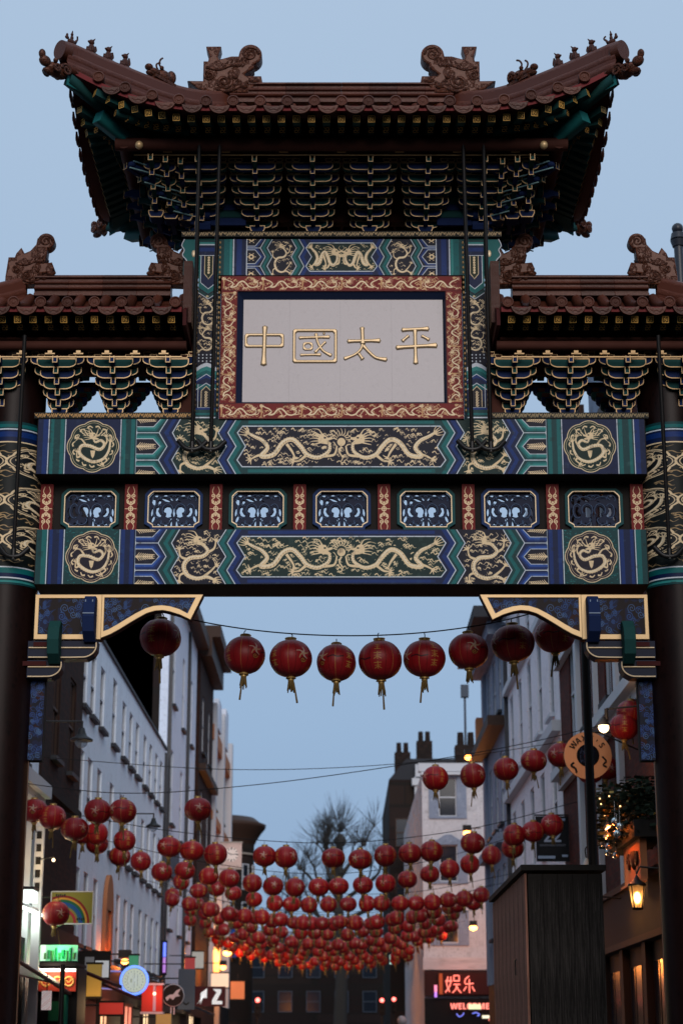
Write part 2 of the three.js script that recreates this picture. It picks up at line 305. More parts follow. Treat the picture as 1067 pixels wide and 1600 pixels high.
const fretFace = (n, gold) => tex(n * 16, 24, (c) => {                         // gold key pattern on the bearing plates
  c.fillStyle = '#12130f'; c.fillRect(0, 0, n * 16, 24);
  for (let i = 0; i < n; i++) {
    const x = i * 16, q = (i * 7919) % 3;
    path(c, q ? [[x, 20], [x + 6, 6], [x + 11, 17], [x + 16, 5]] : [[x + 2, 5], [x + 8, 12], [x + 14, 5]], gold, 3.2); curl(c, x + 9, 12, 6, q ? 1 : -1, gold, 2.4, 1.1, q);
    c.fillStyle = gold; c.fillRect(x + 12, q ? 4 : 15, 3, 4);
  }
});
const postFace = (w = 20, h = 78) => tex(80, 312, (c) => {                         // red post with gold scrolls
  c.scale(4, 4); c.fillStyle = RED; c.fillRect(0, 0, 20, 78); const g = GOLD;
  for (const s of [-1, 1]) for (const t of [-1, 1]) {
    const y = v => 39 + t * v, x = v => 10 + s * v;
    curl(c, x(4), y(11), 3.4, s * t, g, 1.5, 1.1, s > 0 ? Math.PI : 0); curl(c, x(4.4), y(20), 3.2, -s * t, g, 1.5, 1.1, s > 0 ? Math.PI : 0);
    serp(c, [[x(1), y(6)], [x(6.4), y(13)], [x(1.5), y(19)], [x(5.5), y(27)], [x(3), y(35)]], q => 2 - 1.1 * q, g);
  }
  c.fillStyle = g; c.beginPath(); c.arc(10, 39, 4.2, 0, 7); c.fill(); c.fillStyle = RED; c.beginPath(); c.arc(10, 39, 2.6, 0, 7); c.fill(); c.fillStyle = g; c.beginPath(); c.arc(10, 39, 1.4, 0, 7); c.fill();
  path(c, [[10, 29], [10, 49]], g, 1.4); path(c, [[1, 39], [19, 39]], g, 1);
});
const columnFace = () => tex(124, 1120, (c) => {                              // slim column: x 0..31, y 0..280 from the top
  c.scale(4, 4); c.fillStyle = NAVY; c.fillRect(0, 0, 31, 280);
  const bar = (y, h, f) => { c.fillStyle = f; c.fillRect(0, y, 31, h); };
  bar(0, 6, TEAL2); bar(3, 3, TEAL3); bar(6, 2, WHITE); bar(8, 16, BLUE2); bar(12, 6, BLUE); bar(24, 1.5, WHITE);
  area(c, [[0, 25], [31, 25], [31, 76], [15.5, 86], [0, 76]], TEAL); area(c, [[3, 25], [28, 25], [28, 68], [15.5, 78], [3, 68]], BLUE2); path(c, [[3, 25], [3, 68], [15.5, 78], [28, 68], [28, 25]], WHITE, 1.2);
  area(c, [[9, 25], [22, 25], [22, 54], [15.5, 62], [9, 54]], '#1d2a1d'); path(c, [[9, 25], [9, 54], [15.5, 62], [22, 54], [22, 25]], GOLD, 1.1); for (let y = 28; y < 54; y += 4) { c.fillStyle = GOLD; c.beginPath(); c.arc(15.5, y, 2, 0, 7); c.fill(); }
  area(c, [[0, 78], [15.5, 88], [31, 78], [31, 84], [15.5, 94], [0, 84]], TEAL2); path(c, [[0, 84], [15.5, 94], [31, 84]], WHITE, 1.2);
  clouds(c, 1, 90, 28, 178, 60, 6, GOLD); riseDragon(c, 1, 92, 29, 46, 1, GOLD, NAVY); riseDragon(c, 1, 132, 29, 46, -1, GOLD, NAVY);
  for (let i = 0; i < 14; i++) { c.fillStyle = WHITE; c.beginPath(); c.arc(3 + (i % 5) * 6.2, 182 + (i / 5 | 0) * 5, 1.2, 0, 7); c.fill(); }
  for (let k = 0; k < 5; k++) { const y = 196 + k * 6; area(c, [[0, y + 6], [7, y + 1], [15.5, y - 2], [24, y + 1], [31, y + 6], [31, y + 13], [0, y + 13]], [WHITE, TEAL3, TEAL, BLUE, BLUE2][k]); }
  path(c, [[0, 222], [15.5, 212], [31, 222]], WHITE, 1.2); bar(226, 28, BLUE2); bar(228, 8, TEAL); path(c, [[0, 236], [15.5, 226], [31, 236]], WHITE, 1.2);
  area(c, [[8, 262], [8, 238], [15.5, 231], [23, 238], [23, 262]], '#1a1a20'); path(c, [[8, 262], [8, 238], [15.5, 231], [23, 238], [23, 262]], GOLD, 1.1); for (let y = 240; y < 262; y += 4) curl(c, 15.5, y, 2.4, 1, GOLD, 1);
  path(c, [[3, 228], [3, 264], [28, 264], [28, 228]], WHITE, 1); bar(264, 3, BLUE); bar(267, 13, TEAL2); bar(272, 3, TEAL); bar(278, 2, WHITE); weather(c, 124, 1120, 1400);
});
const pillarFace = () => tex(400, 1000, (c) => {                               // painted head of the great columns: x 0..100, y 0..250
  c.scale(4, 4); c.fillStyle = NAVY; c.fillRect(0, 0, 100, 250);
  const bar = (y, h, f) => { c.fillStyle = f; c.fillRect(0, y, 100, h); };
  bar(0, 12, TEAL2); bar(4, 5, TEAL); bar(11, 2, WHITE); bar(13, 18, BLUE2); bar(16, 8, BLUE); bar(31, 2, GOLD); bar(33, 190, '#171c1c');
  clouds(c, 2, 36, 96, 220, 240, 7, '#a98c64');
  for (const [x, y] of [[25, 62], [75, 62], [25, 122], [75, 122], [25, 182], [75, 182]]) medallion(c, x, y, 25, GOLD, '#14181c', GOLD);
  bar(223, 2, WHITE); bar(225, 8, TEAL); bar(233, 6, BLUE2); bar(239, 2, WHITE); bar(241, 9, TEAL2); bar(244, 3, TEAL3); weather(c, 400, 1000, 2600);
});
const scrollPanel = (w, h, ground, line, n) => tex(w * 2, h * 2, (c) => {               // blue scrollwork on the braces
  c.scale(2, 2); c.fillStyle = ground; c.fillRect(0, 0, w, h);
  for (let i = 0; i < n; i++) { const x = rr(0, w), y = rr(0, h), r = rr(3, 8); c.fillStyle = i % 3 ? '#0f1838' : '#2a0b0b'; c.beginPath(); c.arc(x, y, r, 0, 7); c.fill(); }
  for (let i = 0; i < n * 2; i++) { const x = rr(0, w), y = rr(0, h), r = rr(3, 6.5); curl(c, x, y, r, i % 2 ? 1 : -1, i % 3 ? line : '#41618c', 1, 1.7, rr(0, 6)); serp(c, [[x + r, y], [x + r * 1.8, y + rr(-5, 5)], [x + r * 2.6, y + rr(-6, 6)]], t => 1.4 - t, '#1c3a6e'); }
});
// ---------------------------------------------------------------- the ceremonial gate
const gate = thing('ceremonial_gate', 'painted Chinese ceremonial gate with tiled roofs and gold dragon beams spanning the street', 'gate', [0, 0, -20.3]);
const paint = (t, extra = {}) => std(0xffffff, .5, 0, { map: t, ...extra });
{
  // columns
  const face = paint(pillarFace());
  for (const s of [-1, 1]) {
    const col = sub('great_column', gate, s * 3.77, 0, 0);
    part('shaft', [new THREE.CylinderGeometry(.35, .35, 9.4, 40).translate(0, 4.7, 0)], M.lacquer, col);
    part('painted_head', new THREE.CylinderGeometry(.355, .355, 1.9, 40, 1, true).rotateY(Math.PI).translate(0, 7.5, 0), face, col);
    part('stone_base', new THREE.LatheGeometry([[0, 0], [.6, 0], [.6, .25], [.5, .32], [.55, .5], [.42, .62], [.36, .66]].map(p => V2(...p)), 32), std([.25, .24, .23], .8), col);
    part('gold_line', [box(.008, 6.5, .008, -s * .349, 3.3, .03)], std([.1, .05, .025], .5, .3), col);
  }
  const cf = paint(columnFace());
  for (const s of [-1, 1]) {
    const col = sub('slim_column', gate, s * 1.545, 0, 0);
    part('shaft', box(.23, 2.85, .5, 0, 9.3, .053), M.darkGreen, col);
    const p = part('painted_face', box(.226, 2.2, .012, 0, 9.6, .309), cf, col);
    const q = []; for (let k = 0; k < 34; k++) q.push(ball(.014, -.128, 8.6 + k * .063, .295, 1, 1.5, 1, 6), ball(.014, .128, 8.6 + k * .063, .295, 1, 1.5, 1, 6));
    part('gold_beading', q, M.goldDullShaded, col);
  }
  // beams
  const up = beamFace(TEAL, TEAL2, TEAL3, BLUE, BLUE2, BLUE, NAVY, '#0d2b2a', DGREEN, BLUE2);
  const lo = beamFace(BLUE, BLUE2, '#27509e', TEAL, TEAL2, TEAL3, '#0d2a29', NAVY, '#1a1626', TEAL2);
  for (const [y0, y1, w, t] of [[7.837, 8.493, 6.9, up], [6.558, 7.19, 6.82, lo]]) {
    const b = sub('dragon_beam', gate, 0, (y0 + y1) / 2, 0);
    part('timber', box(w, y1 - y0, .59, 0, 0, 0), M.black, b);
    part('painted_face', box(w - .02, y1 - y0 - .004, .012, 0, 0, .3), paint(t), b);
  }
  const top = sub('crest_beam', gate, 0, 10.495, 0);
  part('timber', box(3.1, .46, .5, 0, 0, 0), M.darkGreen, top);
  part('painted_face', box(3.69, .455, .012, 0, 0, .292), paint(topFace()), top);
  part('timber', box(3.69, .455, .03, 0, 0, .27), M.darkGreen, top);
  for (const s of [-1, 1]) {                                           // cloud shaped beam ends outside the slim columns
    const pts = [[0, .2], [.17, .2], [.2, .12], [.17, .06], [.19, 0], [.14, -.07], [.12, -.15], [.06, -.19], [0, -.2]].map(p => [s * (1.66 + p[0]), p[1]]);
    part('cloud_end', slab(poly(pts), .1, .01), M.teal, top).position.z = .25;
    const q = pts.slice(1).map(p => [p[0], p[1], .355]); part('white_edge', tube(q, .007, 30, 5), M.white, top);
    part('gold_scroll', [ball(.03, s * 1.72, .02, .35, .8, 1.5, .4)], M.goldPale, top);
  }
  const bp = (w, y, d, x, n, m) => { const o = sub('bearing_plate', gate, x, y, 0); part('board', box(w, .075, d, 0, 0, 0), M.black, o); part('gold_fret', box(w, .07, .008, 0, 0, d / 2 + .004), paint(fretFace(n, m)), o); };
  bp(3.74, 10.772, .66, 0, 70, '#b79d76');
  bp(1.78, 8.533, .62, -2.6, 40, '#b98f58'); bp(1.78, 8.533, .62, 2.6, 40, '#93815f');  // fret gold warmer left, duller right: lamp light put into the colour

  // middle band with openwork panels and red posts
  const band = sub('panel_band', gate, 0, 7.515, -.04);
  const pf = paint(postFace());
  for (const x of [-3.345, -2.388, -1.424, -.474, .482, 1.439, 2.395, 3.351]) { const p = part('red_post', box(.142, .585, .07, x, -.02, .088), pf, band); }
  // openwork: a carved board with real holes
  const A = .285, B = .205, cut = .06;
  const oct = (a, b, k) => [[-a + k, -b], [a - k, -b], [a - k * .9, -b + k * .45], [a, -b + k], [a, b - k], [a - k * .45, b - k * .45], [a - k, b], [-a + k, b], [-a + k * .45, b - k * .45], [-a, b - k], [-a, -b + k], [-a + k * .9, -b + k * .45]];
  const ell = (x, y, a, b, r = 0, n = 14, from = 0, to = 2 * Math.PI) => Array.from({ length: n }, (_, i) => { const t = from + (to - from) * i / (to - from > 6.2 ? n : n - 1); const X = a * Math.cos(t), Y = b * Math.sin(t); return [x + X * Math.cos(r) - Y * Math.sin(r), y + X * Math.sin(r) + Y * Math.cos(r)]; });
  const holes = [];
  for (const s of [-1, 1]) {
    const m = (pts) => pts.map(p => [s * p[0], p[1]]);
    holes.push(m([[.03, -.07], [.04, -.05], [.03, -.02], [.03, .01], [.05, .04], [.08, .045], [.105, .03], [.115, 0], [.105, -.02], [.085, -.025], [.09, -.045], [.1, -.065], [.07, -.08]]));
    holes.push(m([[.155, -.075], [.19, -.06], [.205, -.02], [.2, .03], [.18, .04], [.17, .02], [.18, -.01], [.165, -.035], [.145, -.05]]));
    holes.push(m(ell(.235, .115, .016, .05, -.2))); holes.push(m(ell(.21, .17, .03, .014, -.5))); holes.push(m(ell(.1, .125, .055, .012, .35))); holes.push(m(ell(.165, .1, .012, .035, .4)));
    holes.push(m(ell(.1, .18, .022, .009, 0))); holes.push(m(ell(.25, -.02, .009, .045, .1))); holes.push(m(ell(.235, -.1, .012, .04, .3)));
    holes.push(m([[.02, -.18], [.045, -.18], [.035, -.14], [.025, -.12]])); holes.push(m([[.075, -.182], [.11, -.182], [.1, -.15], [.085, -.16]])); holes.push(m([[.15, -.182], [.2, -.182], [.18, -.15], [.165, -.16]])); holes.push(m(ell(.04, -.105, .008, .02, .5)));
    holes.push(m(ell(.03, .14, .008, .022, -.4)));
  }
  holes.push(ell(0, -.02, .01, .05));
  const xs = [-2.855, -1.905, -.95, .003, .96, 1.915, 2.868];
  part('backing_board', slab(poly([[-3.41, -.325], [3.41, -.325], [3.41, .33], [-3.41, .33]], xs.map(x => oct(A + .02, B + .02, .06).map(p => [p[0] + x, p[1] - .013]).reverse())), .1).translate(0, 0, -.05), M.black, band);
  const grown = holes.map(hh => { const n = hh.length, cx = hh.reduce((q, p) => q + p[0], 0) / n, cy = hh.reduce((q, p) => q + p[1], 0) / n; return hh.map(p => { const dx = p[0] - cx, dy = p[1] - cy, l = Math.hypot(dx, dy) || 1; return [p[0] + dx / l * .0045, p[1] + dy / l * .0045]; }); });
  const lattice = slab(poly(oct(A, B, .055), grown), .05, .004, 4).translate(0, 0, -.02);
  const lines = [];
  for (const s of [-1, 1]) {
    const at = (a) => a.map(p => [s * p[0], p[1], .034]);
    const ring = (x, y, a, b, f, t) => lines.push(tube(at(ell(x, y, a, b, 0, 12, f, t)), .0065, 20, 4));
    ring(.072, .0, .062, .075, -.6, 3.8); ring(.185, -.01, .05, .085, -2.2, 2.4); ring(.1, .11, .09, .05, .2, 2.9); ring(.2, .13, .05, .05, -.5, 3.2); ring(.1, -.12, .06, .05, 2.6, 6); ring(.19, -.14, .05, .04, 2.6, 6); ring(.03, .15, .05, .03, .5, 3);
  }
  const latticeLines = merge(lines);
  const frameGeo = k => slab(poly(oct(A + k, B + k, .055 + k * .5), [oct(A + k - .014, B + k - .014, .052 + k * .4).reverse()]), .03, .004, 3).translate(0, 0, .058);
  const rim = slab(poly(oct(A + .045, B + .04, .07), [oct(A + .0, B + .0, .056).reverse()]), .05, .004, 3).translate(0, 0, .035);
  const fg = frameGeo(.012), carved = std([.015, .022, .05], .6), carvedLine = std([.07, .11, .2], .55);
  [-2.855, -1.905, -.95, .003, .96, 1.915, 2.868].forEach((x, i) => {
    const o = sub('openwork_panel', gate, x, 7.502, -.04);
    mesh('lattice', lattice, carved, o); mesh('carved_relief', latticeLines, carvedLine, o); mesh('rim', rim, i % 2 ? std([.012, .035, .12], .6) : std([.012, .07, .075], .6), o); mesh('gold_frame', fg, M.goldPale, o);
  });

  // the name board: four marble slabs in a red and gold frame
  const pl = sub('name_board', gate, 0, 9.365, 0), PX = u => (u - 534) * .00737, PY = v => (542 - v) * .00782;
  part('backing', box(2.72, 1.7, .1, 0, .01, .17), M.navy, pl);
  [[380, 452.5], [452.6, 532], [532.1, 612.5], [612.6, 693]].forEach(([a, b], i) => { const m = M.marble.clone(); m.map = M.marble.map.clone(); m.map.repeat.set(.3, .7); m.map.offset.set(i * .27, i * .19); m.map.wrapS = m.map.wrapT = THREE.RepeatWrapping; part('marble_slab', box(PX(b) - PX(a), PY(464) - PY(625), .04, PX((a + b) / 2), PY(544.5), .235), m, pl); });
  const fw = 2.785, fh = 1.756, ft = .19;
  const horiz = paint(scrollFace(374, 24, RED)), vert = paint(scrollFace(220, 25, RED));
  for (const s of [1, -1]) part('frame_rail', box(fw, ft, .12, 0, s * (fh - ft) / 2, .27), horiz, pl);
  for (const s of [-1, 1]) { const g = box(fh - 2 * ft, ft, .12).rotateZ(s * Math.PI / 2).translate(s * (fw - ft) / 2, 0, .27); part('frame_stile', g, vert, pl); }
  const iw = fw / 2 - ft, ih = fh / 2 - ft, jw = PX(694), jh = PY(463.5), jl = PX(379.4), jb = PY(625.5);
  const quad = (a, b, c, d) => { const g = new THREE.BufferGeometry(); g.setAttribute('position', new THREE.Float32BufferAttribute([...a, ...b, ...c, ...a, ...c, ...d], 3)); g.computeVertexNormals(); return g; };
  part('inner_moulding', [quad([-iw, ih, .318], [jl, jh, .258], [jw, jh, .258], [iw, ih, .318]), quad([-iw, -ih, .318], [iw, -ih, .318], [jw, jb, .258], [jl, jb, .258]), quad([-iw, -ih, .318], [jl, jb, .258], [jl, jh, .258], [-iw, ih, .318]), quad([iw, -ih, .318], [iw, ih, .318], [jw, jh, .258], [jw, jb, .258])], std([.012, .02, .05], .5, 0, { side: THREE.DoubleSide }), pl);
  const stroke = (pts, w, head = 1.15, tail = 1.3) => {                        // a raised, bevelled brush stroke of changing width
    const q = crom(pts.map(p => [PX(p[0]), PY(p[1])]), 10), L = [], R = [], n = q.length - 1;
    q.forEach((p, i) => { const A = q[Math.max(0, i - 1)], B = q[Math.min(n, i + 1)], l = Math.hypot(B[0] - A[0], B[1] - A[1]) || 1, t = i / n, k = w * 1.3 * (t < .2 ? head + (.88 - head) * t / .2 : t > .75 ? .88 + (tail - .88) * (t - .75) / .25 : .88), nx = -(B[1] - A[1]) / l * k, ny = (B[0] - A[0]) / l * k; L.push([p[0] + nx, p[1] + ny]); R.push([p[0] - nx, p[1] - ny]); });
    const cap = (p, o, k) => { const dx = p[0] - o[0], dy = p[1] - o[1], l = Math.hypot(dx, dy) || 1; return [p[0] + dx / l * k, p[1] + dy / l * k]; };
    const pts2 = [...L, cap(q[n], q[n - 1], w * .8), ...R.reverse(), cap(q[0], q[1], w * .7)];
    return new THREE.ExtrudeGeometry(poly(pts2), { depth: .004, bevelEnabled: true, bevelSize: w * .75, bevelThickness: w * .9, bevelOffset: -w * .75, bevelSegments: 2 }).translate(0, 0, .256);
  };
  const seg = (a, b, w = .017) => stroke([a, [a[0] + (b[0] - a[0]) * .33, a[1] + (b[1] - a[1]) * .33], [a[0] + (b[0] - a[0]) * .66, a[1] + (b[1] - a[1]) * .66], b], w);
  const rect = (x0, y0, x1, y1, w) => { const rr4 = (k) => { const a = PX(x0) - k, b = PX(x1) + k, t = PY(y0) + k, u = PY(y1) - k, r = .02; return [[a + r, u], [b - r, u], [b, u + r], [b, t - r], [b - r, t], [a + r, t], [a, t - r], [a, u + r]]; }; return new THREE.ExtrudeGeometry(poly(rr4(w * 1.15), [rr4(-w * 1.15).reverse()]), { depth: .004, bevelEnabled: true, bevelSize: w * .75, bevelThickness: w * .9, bevelOffset: -w * .75, bevelSegments: 2 }).translate(0, 0, .256); };
  const chars = [
    [rect(384.5, 520, 442, 538, .015), seg([414, 507], [412.7, 567], 0.0225)],
    [rect(460, 513, 525, 562, .0165), seg([468, 524.6], [515, 523.3], 0.0137), stroke([[494, 518], [497, 532], [505, 545], [518, 552.4]], .014), seg([509, 531], [493, 547.4], 0.0125), rect(475, 533, 488, 543, .010), seg([470, 551.7], [501.5, 551.2], 0.0125), ball(.016, PX(506.6), PY(517.8), .258, 1, 1, .6)],
    [seg([544, 530], [594, 529], 0.0175), seg([566.4, 508.5], [567.4, 534], 0.0200), stroke([[567.4, 532], [564, 543], [554, 551.5], [538.5, 557.5]], .014), stroke([[568, 537], [577, 547], [588, 556], [604, 559]], .017), seg([561, 549.5], [567, 558], 0.0163)],
    [seg([629, 512.2], [670, 510.3], 0.0187), seg([638.8, 521.5], [629.5, 529.5], 0.0150), seg([659.8, 521.5], [670.8, 527.5], 0.0150), seg([620, 540], [682.5, 536.5], 0.0200), seg([649.2, 512], [649.7, 565], 0.0187)],
  ];
  for (const g of chars) part('raised_character', g, std([.42, .31, .18], .4, .45), pl);

  // sparrow braces under the lower beam
  const scr = paint(scrollPanel(120, 60, '#150a10', '#2c4f86', 30)), scr2 = paint(scrollPanel(30, 122, '#080e22', '#2c4a86', 22));
  for (const s of [-1, 1]) {
    const br = sub('sparrow_brace', gate, 0, 6.5, .1), X = u => s * (534 - u) * .00712, Y = v => (921 - v) * .00718;
    const P = a => a.map(p => [X(p[0]), Y(p[1])]);
    const curve = [[160, 994], [175, 988], [189, 980], [203, 971], [216, 963], [230, 955], [243, 951], [255, 950], [266, 952], [282, 957], [299, 965]];
    const wing = [[160, 925], [318, 925], ...curve.slice().reverse()];
    part('wing_board', slab(poly(P(wing)), .14, .006), M.darkRed, br).position.z = -.08;
    const inner = [[164, 930], [306, 930], [294, 955], [281, 948], [266, 943.5], [254, 942], [241, 943], [228, 947], [213, 955], [200, 963], [186, 972], [172, 980], [164, 983]];
    const uvShape = (pts) => { const g = new THREE.ShapeGeometry(poly(pts)); const p = g.attributes.position, uv = g.attributes.uv; for (let i = 0; i < p.count; i++) uv.setXY(i, p.getX(i) / .9 + .5, p.getY(i) / .5); return g; };
    scr.map.wrapS = scr.map.wrapT = THREE.RepeatWrapping;
    part('scroll_panel', uvShape(P(inner)).translate(0, 0, .066), scr, br);
    part('gold_border', slab(poly(P(wing), [P(inner).reverse()]), .025, .004).translate(0, 0, .058), M.gold, br);
    const blk = [[56, 925], [160, 925], [160, 996], [56, 996]], bin = [[62, 931], [136, 931], [136, 988], [62, 988]];
    part('block_board', slab(poly(P(blk)), .14, .004), M.darkRed, br).position.z = -.082;
    part('scroll_panel', uvShape(P(bin)).translate(0, 0, .064), scr, br);
    part('gold_border', slab(poly(P(blk), [P(bin).reverse()]), .025, .004).translate(0, 0, .0565), M.gold, br);
    for (const [x1, y0, y1, r] of [[156, 999, 1027, 16], [103, 1029, 1057, 16]]) {
      const pts = (q) => [[48 + q, y0 + q], [x1 - q, y0 + q], [x1 - 1 - q, y1 - r + 2], [x1 - 6 - q, y1 - 6 - q * .6], [x1 - r - q, y1 - q], [48 + q, y1 - q]];
      part('step_bracket', slab(poly(P(pts(0))), .2, .004), M.navy, br).position.z = -.1;
      const mid = (y0 + y1) / 2 - 3;
      part('red_bead', box(X(48) * s < 0 ? .3 : .3, .05, .05, X(60 + (x1 - 110) * .4), Y(y0 + 6), .1), M.darkRed, br);
      part('gold_line', [tube(P([[50, mid], [(50 + x1) / 2, mid], [x1 - 4, mid]]).map(p => [...p, .108]), .009, 12, 5), tube(P([[50, y1 - 2], [x1 - 30, y1 - 2], [x1 - 16, y1 - 3], [x1 - 6, y1 - 9], [x1 - 2, y1 - 17], [x1 - 2, y0 + 3]]).map(p => [...p, .108]), .009, 40, 5)], M.goldPale, br);
    }
    const nose = (x, y0, y1, m) => { const g = [[0, 0], [0, Y(y1) - Y(y0)], [.08, Y(y1) - Y(y0)], [.2, (Y(y1) - Y(y0)) * .82], [.24, (Y(y1) - Y(y0)) * .5], [.2, (Y(y1) - Y(y0)) * .2], [.1, 0]]; return slab(poly(g), .13, .01).translate(0, 0, -.065).rotateY(-Math.PI / 2).translate(X(x), Y(y0), .08); };
    part('carved_nose', nose(144, 931, 1002), M.darkBlue, br); part('carved_nose', nose(91, 970, 1036), M.darkGreen, br);
    part('nose_trim', [box(.125, .012, .02, X(144), Y(945), .245), box(.125, .012, .02, X(144), Y(962), .31), box(.012, .13, .02, X(138), Y(948), .25), box(.012, .13, .02, X(149), Y(948), .25)], std([.2, .26, .36], .5), br);
    part('post_panel', box(.2, .88, .03, X(60), Y(1119), -.05), scr2, br);
    part('post_board', box(.22, .9, .08, X(60), Y(1119), -.11), M.black, br);
  }

  // iron stays that hold the eaves
  const stay = (a, b) => { part('iron_stay', [rod(a, b, .023, 8), rod(b, [b[0], b[1] - .12, b[2] + .0], .03), tube([[b[0] - .16, b[1] + .03, b[2] - .04], [b[0] - .06, b[1] - .08, b[2]], [b[0] + .06, b[1] - .08, b[2]], [b[0] + .16, b[1] + .02, b[2] - .04]], .03, 16, 7)], M.iron, gate); };
  for (const s of [-1, 1]) { stay([s * 1.6, 11.42, 1.35], [s * 1.68, 8.18, .42]); stay([s * 1.37, 11.42, 1.35], [s * 1.47, 8.18, .42]); stay([s * 3.52, 9.24, 1.0], [s * 3.62, 6.92, .47]); }
}
// ---------------------------------------------------------------- roofs of the gate
const rafterEnd = tex(64, 64, c => { c.fillStyle = '#14110b'; c.fillRect(0, 0, 64, 64); const g = '#d6a654'; path(c, [[6, 6], [58, 6], [58, 58], [6, 58]], g, 6, true); path(c, [[20, 46], [20, 20], [44, 44], [44, 18]], g, 6); path(c, [[32, 8], [32, 22]], g, 5); path(c, [[32, 56], [32, 44]], g, 5); });
const rafterEnd2 = tex(64, 64, c => { c.fillStyle = '#12100c'; c.fillRect(0, 0, 64, 64); const g = '#b98b42'; path(c, [[14, 34], [14, 14], [34, 14], [34, 50], [52, 50], [52, 30]], g, 6); path(c, [[14, 50], [26, 36]], g, 6); path(c, [[42, 28], [52, 14]], g, 6); });
const RM = { side: M.darkGreen, end: paint(rafterEnd), end2: paint(rafterEnd2) };
const flyGeo = new THREE.BoxGeometry(.085, .085, .7), eaveGeo = new THREE.CylinderGeometry(.045, .045, .9, 10).rotateX(Math.PI / 2);
const discGeo = new THREE.LatheGeometry([[0, .028], [.012, .03], [.02, .024], [.026, .018], [.032, .024], [.038, .018], [.046, .018], [.05, .03], [.058, .034], [.066, .028], [.068, 0], [0, 0]].map(p => V2(...p)), 20).rotateX(Math.PI / 2);
const dripGeo = (() => { const s = new THREE.Shape(); s.moveTo(-.118, .012); s.quadraticCurveTo(0, -.03, .118, .012); s.quadraticCurveTo(.1, -.075, .03, -.092); s.quadraticCurveTo(0, -.104, -.03, -.092); s.quadraticCurveTo(-.1, -.075, -.118, .012); const r = new THREE.Shape(); r.moveTo(-.095, -.012); r.quadraticCurveTo(0, -.046, .095, -.012); r.quadraticCurveTo(.08, -.06, .02, -.078); r.quadraticCurveTo(0, -.086, -.02, -.078); r.quadraticCurveTo(-.08, -.06, -.095, -.012); return merge([slab(s, .022, .004, 8), tube([[-.07, -.03, .024], [-.035, -.055, .026], [0, -.045, .026], [.035, -.058, .026], [.07, -.03, .024]], .006, 20, 5), slab(r, .006, .001, 6).translate(0, 0, .02)]); })();
const glazes = [M.glaze, M.glazeB, M.glazeC];
function facing(o, dx, dz) { o.rotation.y = Math.atan2(-dx, -dz); }             // local +z looks away from the inward direction
function eaveTiles(roof, hf, list) {                                             // list: [x, z, dirx, dirz, length]
  list.forEach(([x, z, dx, dz, L], i) => {
    const pts = []; for (let k = 0; k <= 5; k++) { const t = k / 5 * L; pts.push([x + dx * t, hf(x + dx * t, z + dz * t) + .04, z + dz * t]); }
    if (L > .15) part('tile_roll', tube(pts, .062, 8, 8), glazes[i % 3], roof);
    const d = mesh('tile_end', discGeo, glazes[(i + 1) % 3], roof, x - dx * .01, hf(x, z) + .045, z - dz * .01); facing(d, dx, dz);
  });
  for (let i = 0; i < list.length - 1; i++) {
    const a = list[i], b = list[i + 1], x = (a[0] + b[0]) / 2, z = (a[1] + b[1]) / 2;
    const d = mesh('drip_tile', dripGeo, glazes[(i + 2) % 3], roof, x - a[2] * .012, (hf(a[0], a[1]) + hf(b[0], b[1])) / 2 - .012, z - a[3] * .012); facing(d, a[2], a[3]);
    d.rotation.z = 0;
  }
}
function rafters(roof, hf, list, in1 = .1, in2 = .36, drop1 = .125, drop2 = .2) {   // list: [x, z, dirx, dirz]
  list.forEach(([x, z, dx, dz]) => {
    const put = (name, geo, m, a, b, drop) => {
      const p = V3(x + dx * a, hf(x + dx * a, z + dz * a) - drop, z + dz * a), q = V3(x + dx * b, hf(x + dx * b, z + dz * b) - drop, z + dz * b);
      const o = mesh(name, geo, m, roof); o.position.copy(p).add(q).multiplyScalar(.5); o.lookAt ? null : 0;
      const d = p.clone().sub(q).normalize(); o.quaternion.setFromRotationMatrix(new THREE.Matrix4().lookAt(d, V3(0, 0, 0), V3(0, 1, 0)));
    };
    put('flying_rafter', flyGeo, [RM.side, RM.side, RM.side, RM.side, RM.end, RM.end], in1, in1 + .7, drop1);
    put('eave_rafter', eaveGeo, [RM.side, RM.end2, RM.end2], in2, in2 + .9, drop2);
  });
}
function deck(roof, hf, x0, x1, z0, z1, nx, nz, th) {
  const shell = (off, flip) => { const g = new THREE.PlaneGeometry(1, 1, nx, nz), p = g.attributes.position; for (let i = 0; i < p.count; i++) { const x = x0 + (p.getX(i) + .5) * (x1 - x0), z = z0 + (p.getY(i) + .5) * (z1 - z0); p.setXYZ(i, x, hf(x, z) + off, z); } if (!flip) { const ix = g.index.array; for (let i = 0; i < ix.length; i += 3) [ix[i], ix[i + 1]] = [ix[i + 1], ix[i]]; } g.computeVertexNormals(); return g; };
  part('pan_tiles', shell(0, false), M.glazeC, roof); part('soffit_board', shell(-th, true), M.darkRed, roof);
  const edge = []; const rim = (xa, za, xb, zb, n) => { for (let i = 0; i < n; i++) { const p = [xa + (xb - xa) * i / n, za + (zb - za) * i / n], q = [xa + (xb - xa) * (i + 1) / n, za + (zb - za) * (i + 1) / n]; const g = new THREE.BufferGeometry(), A = [p[0], hf(...p), p[1]], B = [q[0], hf(...q), q[1]], C = [q[0], hf(...q) - th, q[1]], D = [p[0], hf(...p) - th, p[1]]; g.setAttribute('position', new THREE.Float32BufferAttribute([...A, ...D, ...C, ...A, ...C, ...B], 3)); g.computeVertexNormals(); edge.push(clean(g)); } };
  rim(x0, z1, x1, z1, nx); rim(x1, z1, x1, z0, nz); rim(x1, z0, x0, z0, nx); rim(x0, z0, x0, z1, nz);
  part('eave_fascia', edge, std([.14, .014, .016], .6, 0, { side: THREE.DoubleSide }), roof);
}
